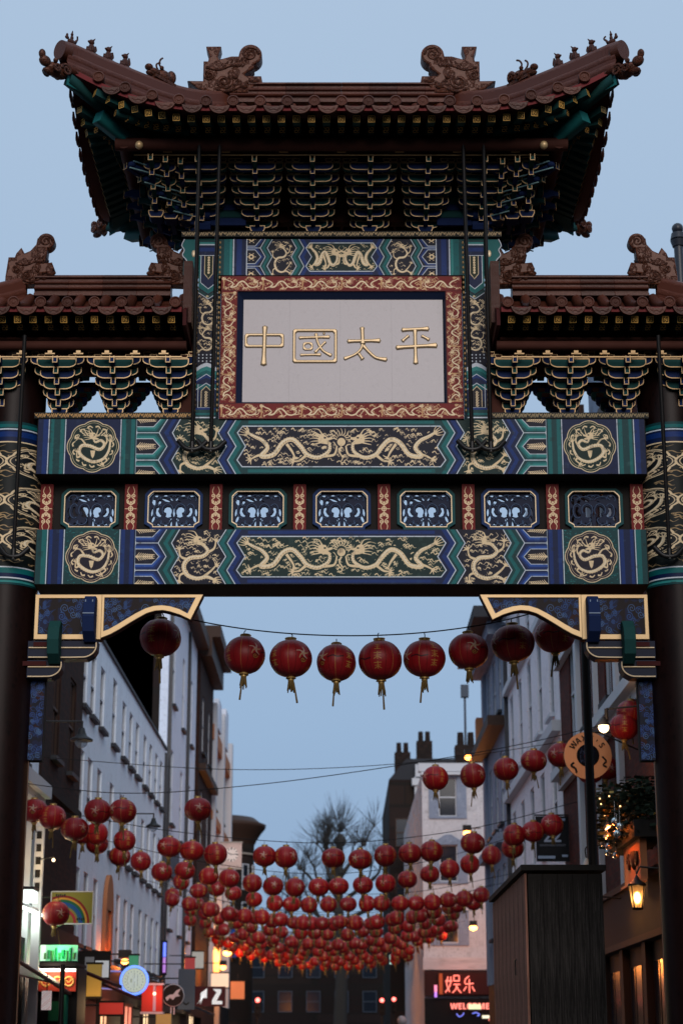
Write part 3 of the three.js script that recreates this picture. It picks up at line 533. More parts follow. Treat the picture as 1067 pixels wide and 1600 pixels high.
// carved roof ornaments
const spiralRelief = (x, y, r, z, dir, w, a0 = 0, turns = 1.7) => tube(Array.from({ length: 26 }, (_, k) => { const t = k / 25, a = a0 + dir * t * turns * 2 * Math.PI, q = r * (1 - t * .85); return [x + q * Math.cos(a), y + q * Math.sin(a), z]; }), w, 60, 5);
function ridgeBeast(parent, x, y, s, k, small) {                                  // s: +1 looks towards +x along the ridge
  const o = []; const S = new THREE.Shape();
  const pts = small ? [[-.36, 0], [-.33, .3], [-.24, .3], [-.22, .36], [-.15, .45], [-.1, .36], [-.02, .4], [.06, .5], [.08, .6]] : [[-.42, .04], [-.25, .04], [-.25, .2], [-.25, .28], [-.2, .28], [-.19, .34], [-.225, .46], [-.06, .46], [-.09, .34], [-.08, .3], [.05, .34], [.13, .34]];
  S.moveTo(...pts[0]); for (const p of pts.slice(1)) S.lineTo(...p);
  const cx = small ? .2 : .26, cy = small ? .55 : .36, R = .125;
  for (let a = small ? 2.9 : 3.0; a > -1.5; a -= .25) S.lineTo(cx + R * Math.cos(a), cy + R * Math.sin(a));
  for (const p of (small ? [[.22, .3], [.14, .2], [.3, .22], [.34, .12], [.3, .06], [.14, .04], [.1, -.12], [-.36, -.14]] : [[.3, .2], [.2, .12], [.22, .1], [.38, .1], [.4, .0], [.3, -.02], [.24, -.1], [-.1, -.12], [-.3, -.06]])) S.lineTo(...p);
  o.push(slab(S, .2, .022, 6).translate(0, 0, -.1));
  for (const z of [.1, -.1]) {
    o.push(spiralRelief(cx, cy, R * .72, z, 1, .016), spiralRelief(small ? -.05 : -.02, .02, .09, z, -1, .018, 1), spiralRelief(small ? -.2 : -.18, .1, .06, z, 1, .014, 2), spiralRelief(.12, .0, .055, z, 1, .016, 4));
    o.push(tube([[-.22, .2, z], [-.08, .17, z], [.05, .22, z], [.16, .22, z]], .018, 20, 5), tube([[-.1, -.06, z], [0, -.09, z], [.12, -.05, z], [.24, .02, z]], .022, 16, 5), ball(.035, .1, .09, z, 1, 1, .7), ball(.05, .3, .04, z, 1.2, .8, .6), ball(.04, .2, -.03, z));
    for (let i = 0; i < 5; i++) o.push(tube([[-.05 + i * .05, .24 + i * .012, z], [-.02 + i * .05, .2, z], [.02 + i * .05, .27 + i * .015, z]], .011, 10, 4));
  }
  const g = merge(o).scale(k, k, k);
  const b = mesh('ridge_beast', g, M.beast, parent, x, y, 0); if (s < 0) b.rotation.y = Math.PI; return b;
}
const figurineGeos = [0, 1, 2].map(v => merge([ball(.05, 0, .06, 0, .9, 1.35, .9), ball(.035, .02, .03, 0, 1.6, .7, 1.1), ball(.036, .0, .15, 0, 1.05, 1, .9), ball(.02, .035, .145, 0, 1.3, .8, .8), cone([-.005, .165, .02], [-.03, .2, .03], .014, .004), cone([-.005, .165, -.02], [-.03, .2, -.03], .014, .004), tube([[-.04, .03, 0], [-.075, .07, 0], [-.06, .12 + v * .015, 0]], .013, 8, 5), rod([.035, .09, .03], [.05, .0, .035], .013), rod([.035, .09, -.03], [.05, 0, -.035], .013), box(.15, .018, .07, 0, .005, 0)]));
const riderGeo = merge([ball(.05, 0, .05, 0, 1.5, .95, .8), ball(.03, .09, .09, 0, 1.3, 1, .8), ball(.034, -.01, .12, 0, .8, 1.3, .8), ball(.024, -.01, .18, 0), cone([-.01, .19, 0], [-.02, .25, 0], .018, .006), cone([-.07, .06, 0], [-.13, .15, 0], .03, .012), tube([[-.1, .1, 0], [-.14, .16, .02], [-.12, .2, 0]], .014, 8, 5), ball(.02, .09, .13, 0, 1, 1.6, 1)]);
const hornedGeo = merge([ball(.1, -.02, .07, 0, 1.25, .85, .75), ball(.07, .13, .07, 0, 1.4, .7, .8), ball(.05, .22, .1, 0, 1, .8, 1), ball(.045, .2, .03, 0, 1.3, .6, .9), ball(.07, -.15, .12, 0, .9, 1.2, .8), ball(.026, .06, .14, .05), ball(.026, .06, .14, -.05), tube([[.02, .13, .03], [.06, .19, .04], [.04, .24, .05], [-.01, .27, .05]], .012, 14, 5), tube([[.0, .13, -.03], [.08, .18, -.03], [.08, .235, -.04], [.04, .28, -.04]], .012, 14, 5), spiralRelief(-.1, .08, .05, .075, 1, .014), spiralRelief(.02, .05, .045, .075, -1, .013), box(.34, .04, .13, 0, .0, 0)]);
const hookBeastGeo = merge([ball(.09, 0, 0, 0, 1.5, .85, .8), ball(.06, .15, .04, 0, 1.1, .9, .8), ball(.04, .19, .1, 0, .9, 1.2, .8), ball(.055, .1, -.05, 0, 1.3, .6, .8), ball(.025, .07, .06, .06), ball(.025, .07, .06, -.06), spiralRelief(-.06, .01, .06, .07, 1, .015), spiralRelief(-.06, .01, .06, -.07, 1, .015), spiralRelief(.06, -.01, .045, .075, -1, .013), spiralRelief(.06, -.01, .045, -.075, -1, .013)]);
function ridgeRun(roof, x0, x1, y0, h) {                                           // moulded ridge in lengths of tile
  const n = Math.max(1, Math.round((x1 - x0) / .36)), L = (x1 - x0) / n;
  const prof = [[.14, 0], [.14, h * .1], [.1, h * .13], [.1, h * .24], [.135, h * .27], [.145, h * .31], [.135, h * .36], [.09, h * .39], [.09, h * .5], [.115, h * .53], [.12, h * .57], [.115, h * .61], [.085, h * .64], [.085, h * .74], [.12, h * .77], [.12, h * .82], [.06, h * .84]];
  const top = []; for (let a = 0; a <= 8; a++) top.push([.065 * Math.cos(a / 8 * Math.PI), h * .84 + h * .16 * Math.sin(a / 8 * Math.PI)]);
  const sh = poly([...prof, ...top, ...prof.slice().reverse().map(p => [-p[0], p[1]])]);
  for (let i = 0; i < n; i++) part('ridge_tile', slab(sh, L - .0004, .004).rotateY(Math.PI / 2).translate(x0 + i * L, y0, 0), glazes[i % 3], roof);
}
function hipRidge(roof, pts, hf) {                                                 // pts: the top line from the ridge to the corner
  const c = new THREE.CatmullRomCurve3(pts.map(p => V3(...p))), wall = [], N = 30;
  for (let i = 0; i < N; i++) {
    const p = c.getPoint(i / N), q = c.getPoint((i + 1) / N), nx = q.z - p.z, nz = p.x - q.x, l = Math.hypot(nx, nz), w = .07;
    for (const s of [-1, 1]) { const ox = nx / l * w * s, oz = nz / l * w * s, g = new THREE.BufferGeometry(), y0 = hf(p.x, p.z) - .05, y1 = hf(q.x, q.z) - .05; const A = [p.x + ox, p.y, p.z + oz], B = [q.x + ox, q.y, q.z + oz], C = [q.x + ox, y1, q.z + oz], D = [p.x + ox, y0, p.z + oz]; g.setAttribute('position', new THREE.Float32BufferAttribute(s > 0 ? [...A, ...B, ...C, ...A, ...C, ...D] : [...A, ...C, ...B, ...A, ...D, ...C], 3)); g.computeVertexNormals(); wall.push(g); }
  }
  const drop = d => new THREE.TubeGeometry(new THREE.CatmullRomCurve3(pts.map(p => V3(p[0], p[1] - d, p[2]))), 40, d ? .085 : .072, 8);
  part('hip_ridge', [...wall, drop(0), drop(.13), drop(.24)], M.glazeB, roof);
  const e = pts[pts.length - 1], d = c.getTangent(1);
  part('hip_end', [rod([e[0] - d.x * .05, e[1] - .05, e[2] - d.z * .05], [e[0] + d.x * .06, e[1] + d.y * .06 - .05, e[2] + d.z * .06], .11, 18)], M.glaze, roof);
  return c;
}
// bracket sets: tiers of curved arms stepping out, each arm edged in gold
const armShape = (w, h, q) => { const s = new THREE.Shape(); s.moveTo(-w + q, h - q); s.lineTo(w - q, h - q); s.lineTo(w - q, h * .58); s.quadraticCurveTo(w - q, q + h * .12, w - h * .75, q); s.lineTo(-w + h * .75, q); s.quadraticCurveTo(-w + q, q + h * .12, -w + q, h * .58); s.lineTo(-w + q, h - q); return s; };
const armCache = {};
function arm(w, h) {
  const k = w + '|' + h; if (armCache[k]) return armCache[k];
  const body = slab(armShape(w, h, 0), .06, 0, 6).translate(0, 0, -.06);
  const s = armShape(w, h, 0); const hole = new THREE.Path(armShape(w, h, .0105).getPoints(6)); s.holes.push(hole);
  const edge = slab(s, .004, 0, 6).translate(0, 0, .0005);
  const dou = (x, q) => [slab(poly([[x - .042, h + .05], [x + .042, h + .05], [x + .042, h + .026], [x + .03, h + .002], [x - .03, h + .002], [x - .042, h + .026]]), .07).translate(0, 0, -.065)];
  const douE = (x) => { const p = [[x - .042, h + .05], [x + .042, h + .05], [x + .042, h + .026], [x + .03, h + .003], [x - .03, h + .003], [x - .042, h + .026]], q = [[x - .033, h + .041], [x + .033, h + .041], [x + .033, h + .028], [x + .024, h + .011], [x - .024, h + .011], [x - .033, h + .028]]; return slab(poly(p, [q.reverse()]), .004).translate(0, 0, .0055); };
  return armCache[k] = { body, edge, blocks: merge([...dou(-w + .05), ...dou(w - .05), ...dou(0)]), blockEdge: merge([douE(-w + .05), douE(w - .05)]) };
}
function bracketSet(n, dz, dy, w1, w2, gold, tap = .62, tall = 1.0) {
  const g = new THREE.Group(); g.name = 'bracket_set'; const h = +(dy * tall).toFixed(4), gl = [], bl = [];
  part('base_block', [slab(poly([[-.09, .09], [.09, .09], [.09, .05], [.065, 0], [-.065, 0], [-.09, .05]]), .18).translate(0, 0, -.09)], M.darkBlue, g);
  const be = slab(poly([[-.09, .09], [.09, .09], [.09, .05], [.065, 0], [-.065, 0], [-.09, .05]], [[[-.079, .079], [-.079, .052], [-.057, .011], [.057, .011], [.079, .052], [.079, .079]]]), .004).translate(0, 0, .091); gl.push(be);
  for (let k = 0; k < n; k++) {
    const z = dz * k + .06, y = .07 + dy * k;
    const tp = +(tap + (1 - tap) * k / (n - 1)).toFixed(2), a = arm(+(w1 * tp).toFixed(3), h), b = arm(+(w2 * tp).toFixed(3), h);
    mesh('bracket_arm', a.body, k % 2 ? M.darkBlue : M.darkGreen, g, 0, y, z); mesh('bracket_arm', b.body, k % 2 ? M.darkGreen : M.darkBlue, g, 0, y + dy * .5, z - dz * .5);
    gl.push(a.edge.clone().translate(0, y, z), a.blockEdge.clone().translate(0, y, z), b.edge.clone().translate(0, y + dy * .5, z - dz * .5), b.blockEdge.clone().translate(0, y + dy * .5, z - dz * .5));
    bl.push(a.blocks.clone().translate(0, y, z), b.blocks.clone().translate(0, y + dy * .5, z - dz * .5));
    // forward arm with a pointed nose
    const zn = z + dz * .9, prof = [[-.5, 0], [zn - .1, 0], [zn - .02, h * .25], [zn + .05, h * .2], [zn + .03, h * .7], [zn - .05, h], [-.5, h]];
    part('forward_arm', slab(poly(prof), .05).translate(0, 0, -.025).rotateY(-Math.PI / 2).translate(0, y, 0), k % 2 ? M.darkGreen : M.darkBlue, g);
    gl.push(box(.008, h * .75, .006, -.024, y + h * .5, zn + .045), box(.008, h * .75, .006, .024, y + h * .5, zn + .045), box(.056, .008, .006, 0, y + h * .14, zn + .05));
  }
  part('bearing_blocks', bl, M.dark, g).userData.kind = 'stuff';
  part('gold_outline', gl, gold, g).userData.kind = 'stuff';
  return g;
}
{
  const a = 3.0, b = 1.9, rl = 1.45, Ye = 11.59, Yr = 12.58;
  const lift = (x, z) => .478 * Math.max(0, 1 - (a - Math.abs(x)) / 1.5) ** 2 * Math.max(0, 1 - (b - Math.abs(z)) / 1.5) ** 2;
  const hf = (x, z) => { const s = Math.max(0, Math.min(1 - Math.abs(z) / b, (a - Math.abs(x)) / (a - rl))); return Ye + (Yr - Ye) * (.4 * s + .6 * s * s) + lift(x, z); };
  const roof = sub('main_roof', gate);
  deck(roof, hf, -a, a, -b, b, 64, 40, .06);
  const limF = x => Math.min(b - .08, b - Math.max(0, (Math.abs(x) - rl) / (a - rl) * b) - .04), limS = z => (a - rl) * (1 - Math.abs(z) / b) - .04;
  const fx = []; for (let i = -9; i <= 9; i++) fx.push(i * .298 + (Math.abs(i) === 10 ? 0 : 0) + .0);
  const fz = []; for (let i = -6; i <= 6; i++) fz.push(i * .292);
  eaveTiles(roof, hf, fx.map(x => [x, b, 0, -1, limF(x)])); eaveTiles(roof, hf, fx.map(x => [x, -b, 0, 1, limF(x)]));
  eaveTiles(roof, hf, fz.map(z => [-a, z, 1, 0, limS(z)])); eaveTiles(roof, hf, fz.map(z => [a, z, -1, 0, limS(z)]));
  const fan = (x, z, nx, nz, tc, sx, sz) => { const q = .75 * Math.max(0, 1 - tc / 1.1); const dx = nx * (1 - q) - sx * q, dz = nz * (1 - q) - sz * q, l = Math.hypot(dx, dz); return [x, z, dx / l, dz / l]; };
  const F = [], n = 35; for (let i = 0; i < n; i++) { const x = (i - (n - 1) / 2) * .166; F.push(fan(x, b, 0, -1, a - Math.abs(x), Math.sign(x), 0)); F.push(fan(x, -b, 0, 1, a - Math.abs(x), Math.sign(x), 0)); }
  for (let i = 0; i < 19; i++) { const z = (i - 9) * .18; F.push(fan(-a, z, 1, 0, b - Math.abs(z), 0, Math.sign(z))); F.push(fan(a, z, -1, 0, b - Math.abs(z), 0, Math.sign(z))); }
  rafters(roof, hf, F);
  // purlins and the board behind the brackets
  part('purlin', [rod([-2.55, 11.43, 1.3], [2.55, 11.43, 1.3], .075, 12)], M.dark, roof); part('purlin', [rod([-2.55, 11.43, -1.3], [2.55, 11.43, -1.3], .075, 12)], M.dark, roof);
  for (const s of [-1, 1]) part('purlin', [rod([s * 2.45, 11.43, -1.35], [s * 2.45, 11.43, 1.35], .075, 12)], M.dark, roof);
  part('ceiling_board', [box(4.6, .04, 2.3, 0, 11.5, 0)], M.dark, roof);
  part('core_beam', [box(3.3, .5, .12, 0, 11.3, 0)], M.dark, roof);
  part('gold_rail', [box(4.7, .012, .012, 0, 11.345, 1.21)], M.goldDullShaded, roof);
  for (let i = 0; i < 15; i++) if (i % 2) part('eave_ornament', [box(.1, .012, .02, (i - 7) * .328, 11.372, 1.235), box(.05, .03, .02, (i - 7) * .328, 11.39, 1.235)], M.goldDullShaded, roof);
  ridgeRun(roof, -1.35, 1.35, 12.6, .33);
  for (const s of [-1, 1]) {
    ridgeBeast(roof, s * 1.4, 12.86, -s, 1.12, false);
    for (const z of [-1, 1]) {
      const hp = [[1.4, 12.74, 0], [1.785, 12.55, .41], [2.13, 12.43, .835], [2.46, 12.365, 1.24], [2.78, 12.31, 1.63], [2.98, 12.285, 1.88], [3.07, 12.275, 1.97]].map(p => [s * p[0], p[1], z * p[2]]);
      const c = hipRidge(roof, hp, (x, zz) => hf(Math.max(-a, Math.min(a, x)), Math.max(-b, Math.min(b, zz))));
      const ang = Math.atan2(-z * 1.9, s * 1.55);
      [[.965, riderGeo, 'roof_figurine'], [.85, figurineGeos[0], 'roof_figurine'], [.75, figurineGeos[1], 'roof_figurine'], [.65, figurineGeos[2], 'roof_figurine'], [.42, hornedGeo, 'horned_beast']].forEach(([t, g, nm]) => { const p = c.getPointAt(t); const m = mesh(nm, g, nm === 'horned_beast' ? M.beast : M.glazeC, roof, p.x, p.y + .06, p.z); m.rotation.y = ang; m.scale.setScalar(nm === 'horned_beast' ? 1.0 : g === riderGeo ? .72 : .95); });
      // corner beam with the hooked beast on its end
      const cb = hf(a, b);
      part('corner_beam', [rod([s * 1.9, 11.5, z * .6], [s * 3.02, cb - .17, z * 1.93], .075, 4)], M.darkGreen, roof);
      part('corner_beam_face', [box(.015, .12, .5).rotateY(Math.atan2(s * 1.1, z * 1.3) + Math.PI / 2 * 0).translate(s * 2.86, cb - .2, z * 1.78)], M.teal, roof);
      part('corner_beam_end', [rod([s * 2.45, 11.52, z * 1.28], [s * 2.72, 11.63, z * 1.58], .1, 4)], M.teal, roof);
      const hb = mesh('hook_beast', hookBeastGeo, M.beast, roof, s * 3.13, cb - .12, z * 2.03); hb.rotation.y = ang; hb.rotation.z = 0; hb.scale.setScalar(1.15);
      for (let k = 0; k < 4; k++) {                                               // corner noses
        const q = 1.66 + (k + 1) * .15, zz = .3 + (k + 1) * .2, y = 11.0 + k * .085;
        part('corner_nose', [rod([s * 1.6, y, z * .25], [s * (q + .1), y, z * zz], .034, 4), ball(.045, s * (q + .12), y + .015, z * (zz + .02), 1, .8, 1)], M.darkBlue, roof);
        part('corner_nose_edge', [rod([s * (q - .25), y - .036, z * (zz - .2)], [s * (q + .14), y - .036, z * (zz + .05)], .009, 5), rod([s * (q - .2), y + .036, z * (zz - .16)], [s * (q + .1), y + .045, z * (zz + .05)], .009, 5)], std([.22, .38, .4], .5), roof);
      }
      part('gilt_ball', ball(.045, s * 2.27, 11.36, z * 1.42, 1, 1.1, 1), M.gold, roof);
    }
  }
  // bracket sets
  const front = bracketSet(6, .154, .0735, .235, .322, M.goldHalfShaded, .72, 1.3), place = (src, x, y, z, r, name = 'bracket_set') => { const o = src.clone(); o.position.set(x, y, z); o.rotation.y = r; gate.add(o); return o; };
  for (const x of [-1.63, -.985, -.33, .33, .985, 1.63]) { place(front, x, 10.81, .2, 0); place(front, x, 10.81, -.2, Math.PI); }
  const side = bracketSet(5, .17, .088, .12, .17, M.goldDullShaded, .7, 1.2);
  for (const s of [-1, 1]) for (const z of [-.32, 0, .32]) place(side, s * 1.62, 10.81, z, s * Math.PI / 2);
  const cor = bracketSet(5, .21, .088, .1, .14, M.goldDullShaded, .7, 1.2);
  for (const s of [-1, 1]) for (const z of [-1, 1]) place(cor, s * 1.66, 10.81, z * .25, Math.atan2(s, z));
  const slimEave = bracketSet(4, .19, .088, .1, .12, M.goldDullShaded, .7, 1.2);
  for (const s of [-1, 1]) for (const k of [1, 2, 3]) place(slimEave, s * (1.66 + k * .165), 10.9, .28 + k * .05, 0);

  // wings
  for (const s of [-1, 1]) {
    const wing = sub('wing_roof', gate), x0 = 1.78, a2 = 5.2, b2 = 1.05, r2 = 3.75, ye = 9.56, yr = 10.08;
    const lf = (x, z) => .4 * Math.max(0, 1 - (a2 - x) / 1.1) ** 2 * Math.max(0, 1 - (b2 - Math.abs(z)) / 1.3) ** 2;
    const hw = (X, z) => { const x = Math.abs(X), t = Math.max(0, Math.min(1 - Math.abs(z) / b2, (a2 - x) / (a2 - r2))); return ye + (yr - ye) * (.4 * t + .6 * t * t) + lf(x, z); };
    deck(wing, hw, s < 0 ? -a2 : x0, s < 0 ? -x0 : a2, -b2, b2, 36, 24, .06);
    const lim = x => b2 - Math.max(0, (x - r2) / (a2 - r2) * b2) - .06, xs = []; for (let i = 0; i < 12; i++) xs.push(1.85 + i * .3);
    eaveTiles(wing, hw, xs.map(x => [s * x, b2, 0, -1, lim(x)])); eaveTiles(wing, hw, xs.map(x => [s * x, -b2, 0, 1, lim(x)]));
    const zs = []; for (let i = -4; i <= 4; i++) zs.push(i * .29); eaveTiles(wing, hw, zs.map(z => [s * a2, z, -s, 0, (a2 - r2) * (1 - Math.abs(z) / b2) - .04]));
    const R = []; for (let i = 0; i < 19; i++) { const x = s * (1.9 + i * .172); R.push([x, b2, 0, -1], [x, -b2, 0, 1]); }
    rafters(wing, hw, R, .07, .24, .14, .215);
    part('gable_board', [slab(poly([[-1.0, 9.36], [1.0, 9.36], [1.0, 9.55], [.5, 9.8], [0, 10.12], [-.5, 9.8], [-1.0, 9.55]]), .04).rotateY(Math.PI / 2).translate(s * 1.75 - .02, 0, 0)], M.darkRed, wing);
    part('ceiling_board', box(3.0, .03, 1.2, s * 3.3, 9.36, 0), M.dark, wing);
    part('purlin', rod([s * 1.75, 9.24, .68], [s * 5, 9.24, .68], .055, 10), M.dark, wing); part('purlin', rod([s * 1.75, 9.24, -.68], [s * 5, 9.24, -.68], .055, 10), M.dark, wing);
    part('gold_rail', [box(3.0, .014, .012, s * 3.3, 9.1, .69)], s < 0 ? M.goldHalfShaded : M.goldDullShaded, wing);  // left wing gold brighter, right dimmer: fall of light put into the material
    for (let i = 0; i < 9; i++) part('eave_ornament', [box(.11, .014, .02, s * (2.0 + i * .32), 9.13, .71), box(.05, .035, .02, s * (2.0 + i * .32), 9.15, .71)], s < 0 ? M.goldHalfShaded : M.goldDullShaded, wing);
    ridgeRun(wing, s < 0 ? -3.6 : 2.0, s < 0 ? -2.0 : 3.6, 10.08, .31);
    ridgeBeast(wing, s * 3.66, 10.35, -s, .82, true); ridgeBeast(wing, s * 2.0, 10.35, s, .82, true);
    part('wing_end_wall', box(.1, .75, 1.6, s * 1.74, 9.85, 0), M.glazeC, wing);
    for (const z of [-1, 1]) { const hp = []; for (let k = 0; k <= 6; k++) { const t = k / 6; hp.push([s * (r2 + (a2 - r2) * t), hw(s * (r2 + (a2 - r2) * t), b2 * t) + .12 + .1 * (1 - t), z * b2 * t]); } hipRidge(wing, hp, hw); }
    const ws = bracketSet(5, .092, .098, .225, .305, s < 0 ? M.goldHalfShaded : M.goldDullShaded, .5, 1.1);
    for (const x of [1.95, 2.58, 3.22, 3.86, 4.5]) { place(ws, s * x, 8.55, .16, 0); place(ws, s * x, 8.55, -.16, Math.PI); }
    part('wing_post', box(.26, 1.3, .5, s * 1.74 , 9.12, -.05), M.dark, wing);
    part('side_tie_beam', [box(1.6, .6, .5, s * 4.9, 8.2, 0), box(1.6, .07, .6, s * 4.9, 8.535, 0)], M.darkGreen, wing);
  }
}
// ---------------------------------------------------------------- the street
structure('ground', new THREE.PlaneGeometry(1200, 1200).rotateX(-Math.PI / 2).translate(0, -.14, -100), std([.06, .058, .055], .9));
{
  const t = tex(512, 512, grain(512, 512, '74,74,76', .35, 26000), 6, 60);
  structure('road', box(7.0, .1, 190, 0, -.05, -65), std(0xffffff, .8, 0, { map: t }));
  for (const [s, x, w] of [[-1, -4.9, 2.6], [1, 4.4, 1.6]]) {
    structure(s < 0 ? 'pavement' : 'pavement_001', box(w, .22, 190, x, .0, -65), std([.16, .155, .15], .85));
    structure(s < 0 ? 'kerb' : 'kerb_001', box(.14, .24, 190, s * 3.55, 0, -65), std([.22, .215, .21], .8));
  }
}
const brickTex = (a, b, m) => tex(256, 256, (c) => {
  c.fillStyle = m; c.fillRect(0, 0, 256, 256);
  for (let r = 0; r < 12; r++) for (let k = -1; k < 5; k++) { const v = rnd(); c.fillStyle = v < .5 ? a : b; c.globalAlpha = rr(.6, 1); c.fillRect(k * 64 + (r % 2 ? 32 : 0) + 1.5, r * 21.33 + 1.5, 61, 18.3); }
  c.globalAlpha = 1;
}, 1.1, 1.1);
const stucco = (rgb, amp) => tex(256, 256, (c, w, h) => { grain(w, h, rgb, amp, 3500)(c); for (let i = 0; i < 40; i++) { c.fillStyle = `rgba(60,60,66,${rr(.02, .07)})`; c.fillRect(rnd() * w, rnd() * h, rr(1, 5), rr(20, 120)); } }, .22, .22);
const BM = {
  white: std(0xffffff, .85, 0, { map: stucco('226,236,247', .08) }), pale: std(0xffffff, .85, 0, { map: stucco('206,214,228', .1) }), pink: std(0xffffff, .85, 0, { map: stucco('222,218,224', .12) }), grey: std(0xffffff, .85, 0, { map: stucco('124,134,152', .16) }), slate: std([.07, .085, .11], .8),
  brown: std(0xffffff, .9, 0, { map: brickTex('#3a211b', '#2a1a17', '#2c2624') }), red: std(0xffffff, .9, 0, { map: brickTex('#5a2620', '#48201c', '#3c302c') }), soot: std(0xffffff, .9, 0, { map: brickTex('#2e2320', '#251c1a', '#201d1b') }),
  cool: std(0xffffff, .85, 0, { map: stucco('186,184,188', .16) }), cream: std(0xffffff, .85, 0, { map: stucco('160,150,140', .16) }), terracotta: std([.42, .17, .08], .8), trim: std([.5, .52, .56], .7), sash: std([.5, .53, .58], .5), timber: std([.045, .025, .018], .6), lead: std([.03, .033, .04], .6), roof: std([.03, .032, .038], .8), shopBlack: std([.005, .005, .006], .6), pipe: std([.02, .022, .03], .4),  // terracotta also carries orange lamplight on the arch and corner stone
  pane: new THREE.MeshPhysicalMaterial({ color: lin(.012, .017, .026), roughness: .12, specularIntensity: .45 }), blind: std([.42, .35, .33], .8),
};
const winCache = {};
function winGeo(w, h, style) {
  const k = [w, h, style].join('|'); if (winCache[k]) return winCache[k];
  const f = .05, fr = [box(f, h, .06, -w / 2 + f / 2, h / 2, 0), box(f, h, .06, w / 2 - f / 2, h / 2, 0), box(w - 2 * f, f, .06, 0, f / 2, 0), box(w - 2 * f, f, .06, 0, h - f / 2, 0), box(w - 2 * f, .05, .07, 0, h / 2, .005)];
  if (style !== 'plain') fr.push(box(.022, h / 2 - .08, .04, 0, h * .25 + .01, 0), box(.022, h / 2 - .08, .04, 0, h * .75 - .01, 0));
  return winCache[k] = { frame: merge(fr), pane: box(w - .06, h - .06, .02, 0, h / 2, -.02), sill: box(w + .22, .09, .2, 0, -.045, .1), blind: box(w - .12, h * .44, .012, 0, h * .76, .001) };
}
// A terraced house front: side -1 stands left of the street, +1 right; u runs along the street from its near end.
function house(label, { side, x, D0, D1, H, wall, wins = [], depth = 7, near, trims = [], name = 'terraced_house', sash = BM.sash, sill = BM.lead, thick = .28, group }) {
  const L = D1 - D0, o = thing(name, label, 'building', side < 0 ? [x, 0, -D0] : [x, 0, -D1], side < 0 ? Math.PI / 2 : -Math.PI / 2, group);
  const U = u => side < 0 ? u : L - u;
  const holes = wins.map(([u, y, w, h]) => { const c = U(u); return [[c - w / 2, y], [c - w / 2, y + h], [c + w / 2, y + h], [c + w / 2, y]]; });
  part('wall', slab(poly([[0, 0], [L, 0], [L, H], [0, H]], holes), thick).translate(0, 0, -thick), wall, o);
  part('rear_block', [box(L - .01, H - .05, depth, L / 2, (H - .05) / 2, -thick - .25 - depth / 2)], near || wall, o);
  const e = near ? (side < 0 ? 0 : L) : null;
  if (near) part('party_wall', box(.3, H + .3, depth + thick, e + (side < 0 ? .155 : -.155), (H + .3) / 2, -thick / 2 - depth / 2 - .18), near, o);
  for (const [u, y, w, h, style = 'sash', blind] of wins) {
    const g = winGeo(w, h, style), p = sub('window', o, U(u), y, -.07);
    mesh('frame', g.frame, sash, p); mesh('pane', g.pane, BM.pane, p); mesh('sill', g.sill, sill, p); if (blind) mesh('blind', g.blind, BM.blind, p);
  }
  for (const [nm, u0, u1, y0, y1, out, m] of trims) { const a = Math.min(U(u0), U(u1)), b = Math.max(U(u0), U(u1)); part(nm, box(b - a, y1 - y0, out, (a + b) / 2, (y0 + y1) / 2, out / 2 + .003), m, o); }
  o.userData.U = undefined; delete o.userData.U;
  return [o, U];
}
// unseen terraces added on this side of the gate to shade its eaves
for (const [x, D0, D1, H, m, lb] of [[-7.4, -44, -21, 14.5, BM.brown, 'unseen brown brick terrace along the street well before the gate'], [-7.2, -20.9, 1, 13, BM.cream, 'unseen cream terrace beside the street before the gate'], [-7.0, 1.1, 19, 12, BM.soot, 'unseen sooty brick terrace nearest before the gate']])
  house(lb, { side: -1, x, D0, D1, H, wall: m, wins: Array.from({ length: Math.floor((D1 - D0) / 3) }, (_, i) => [[1.6 + i * 3, 4.6, 1, 1.9], [1.6 + i * 3, 8, 1, 1.7]]).flat(), near: m, trims: [['shopfront', 0, D1 - D0, .1, 3.6, .2, BM.shopBlack]] });
for (const [x, D0, D1, H, m, lb] of [[7.4, -44, -18, 14, BM.red, 'unseen red brick terrace across the street well before the gate'], [7.2, -17.9, 3, 13.5, BM.brown, 'unseen dark brick terrace across the street before the gate'], [7.0, 3.1, 21, 12.5, BM.soot, 'unseen sooty brick terrace across the street nearest before the gate']])
  house(lb, { side: 1, x, D0, D1, H, wall: m, wins: Array.from({ length: Math.floor((D1 - D0) / 3) }, (_, i) => [[1.6 + i * 3, 4.6, 1, 1.9], [1.6 + i * 3, 8, 1, 1.7]]).flat(), near: m, trims: [['shopfront', 0, D1 - D0, .1, 3.6, .2, BM.shopBlack]] });
{ const o = thing('unseen_avenue_block', 'unseen long brick block added across the avenue facing the gate', 'building', [0, 0, 62]); part('wall', box(70, 13, 8, 0, 6.5, 4), BM.brown, o); for (let k = 0; k < 12; k++) for (const y of [4.5, 8.2]) part('window', box(1.3, 2.0, .06, -22 + k * 4, y + 1, -.03), BM.pane, o); }  // unseen closing block, added to cut low sky light on the gate
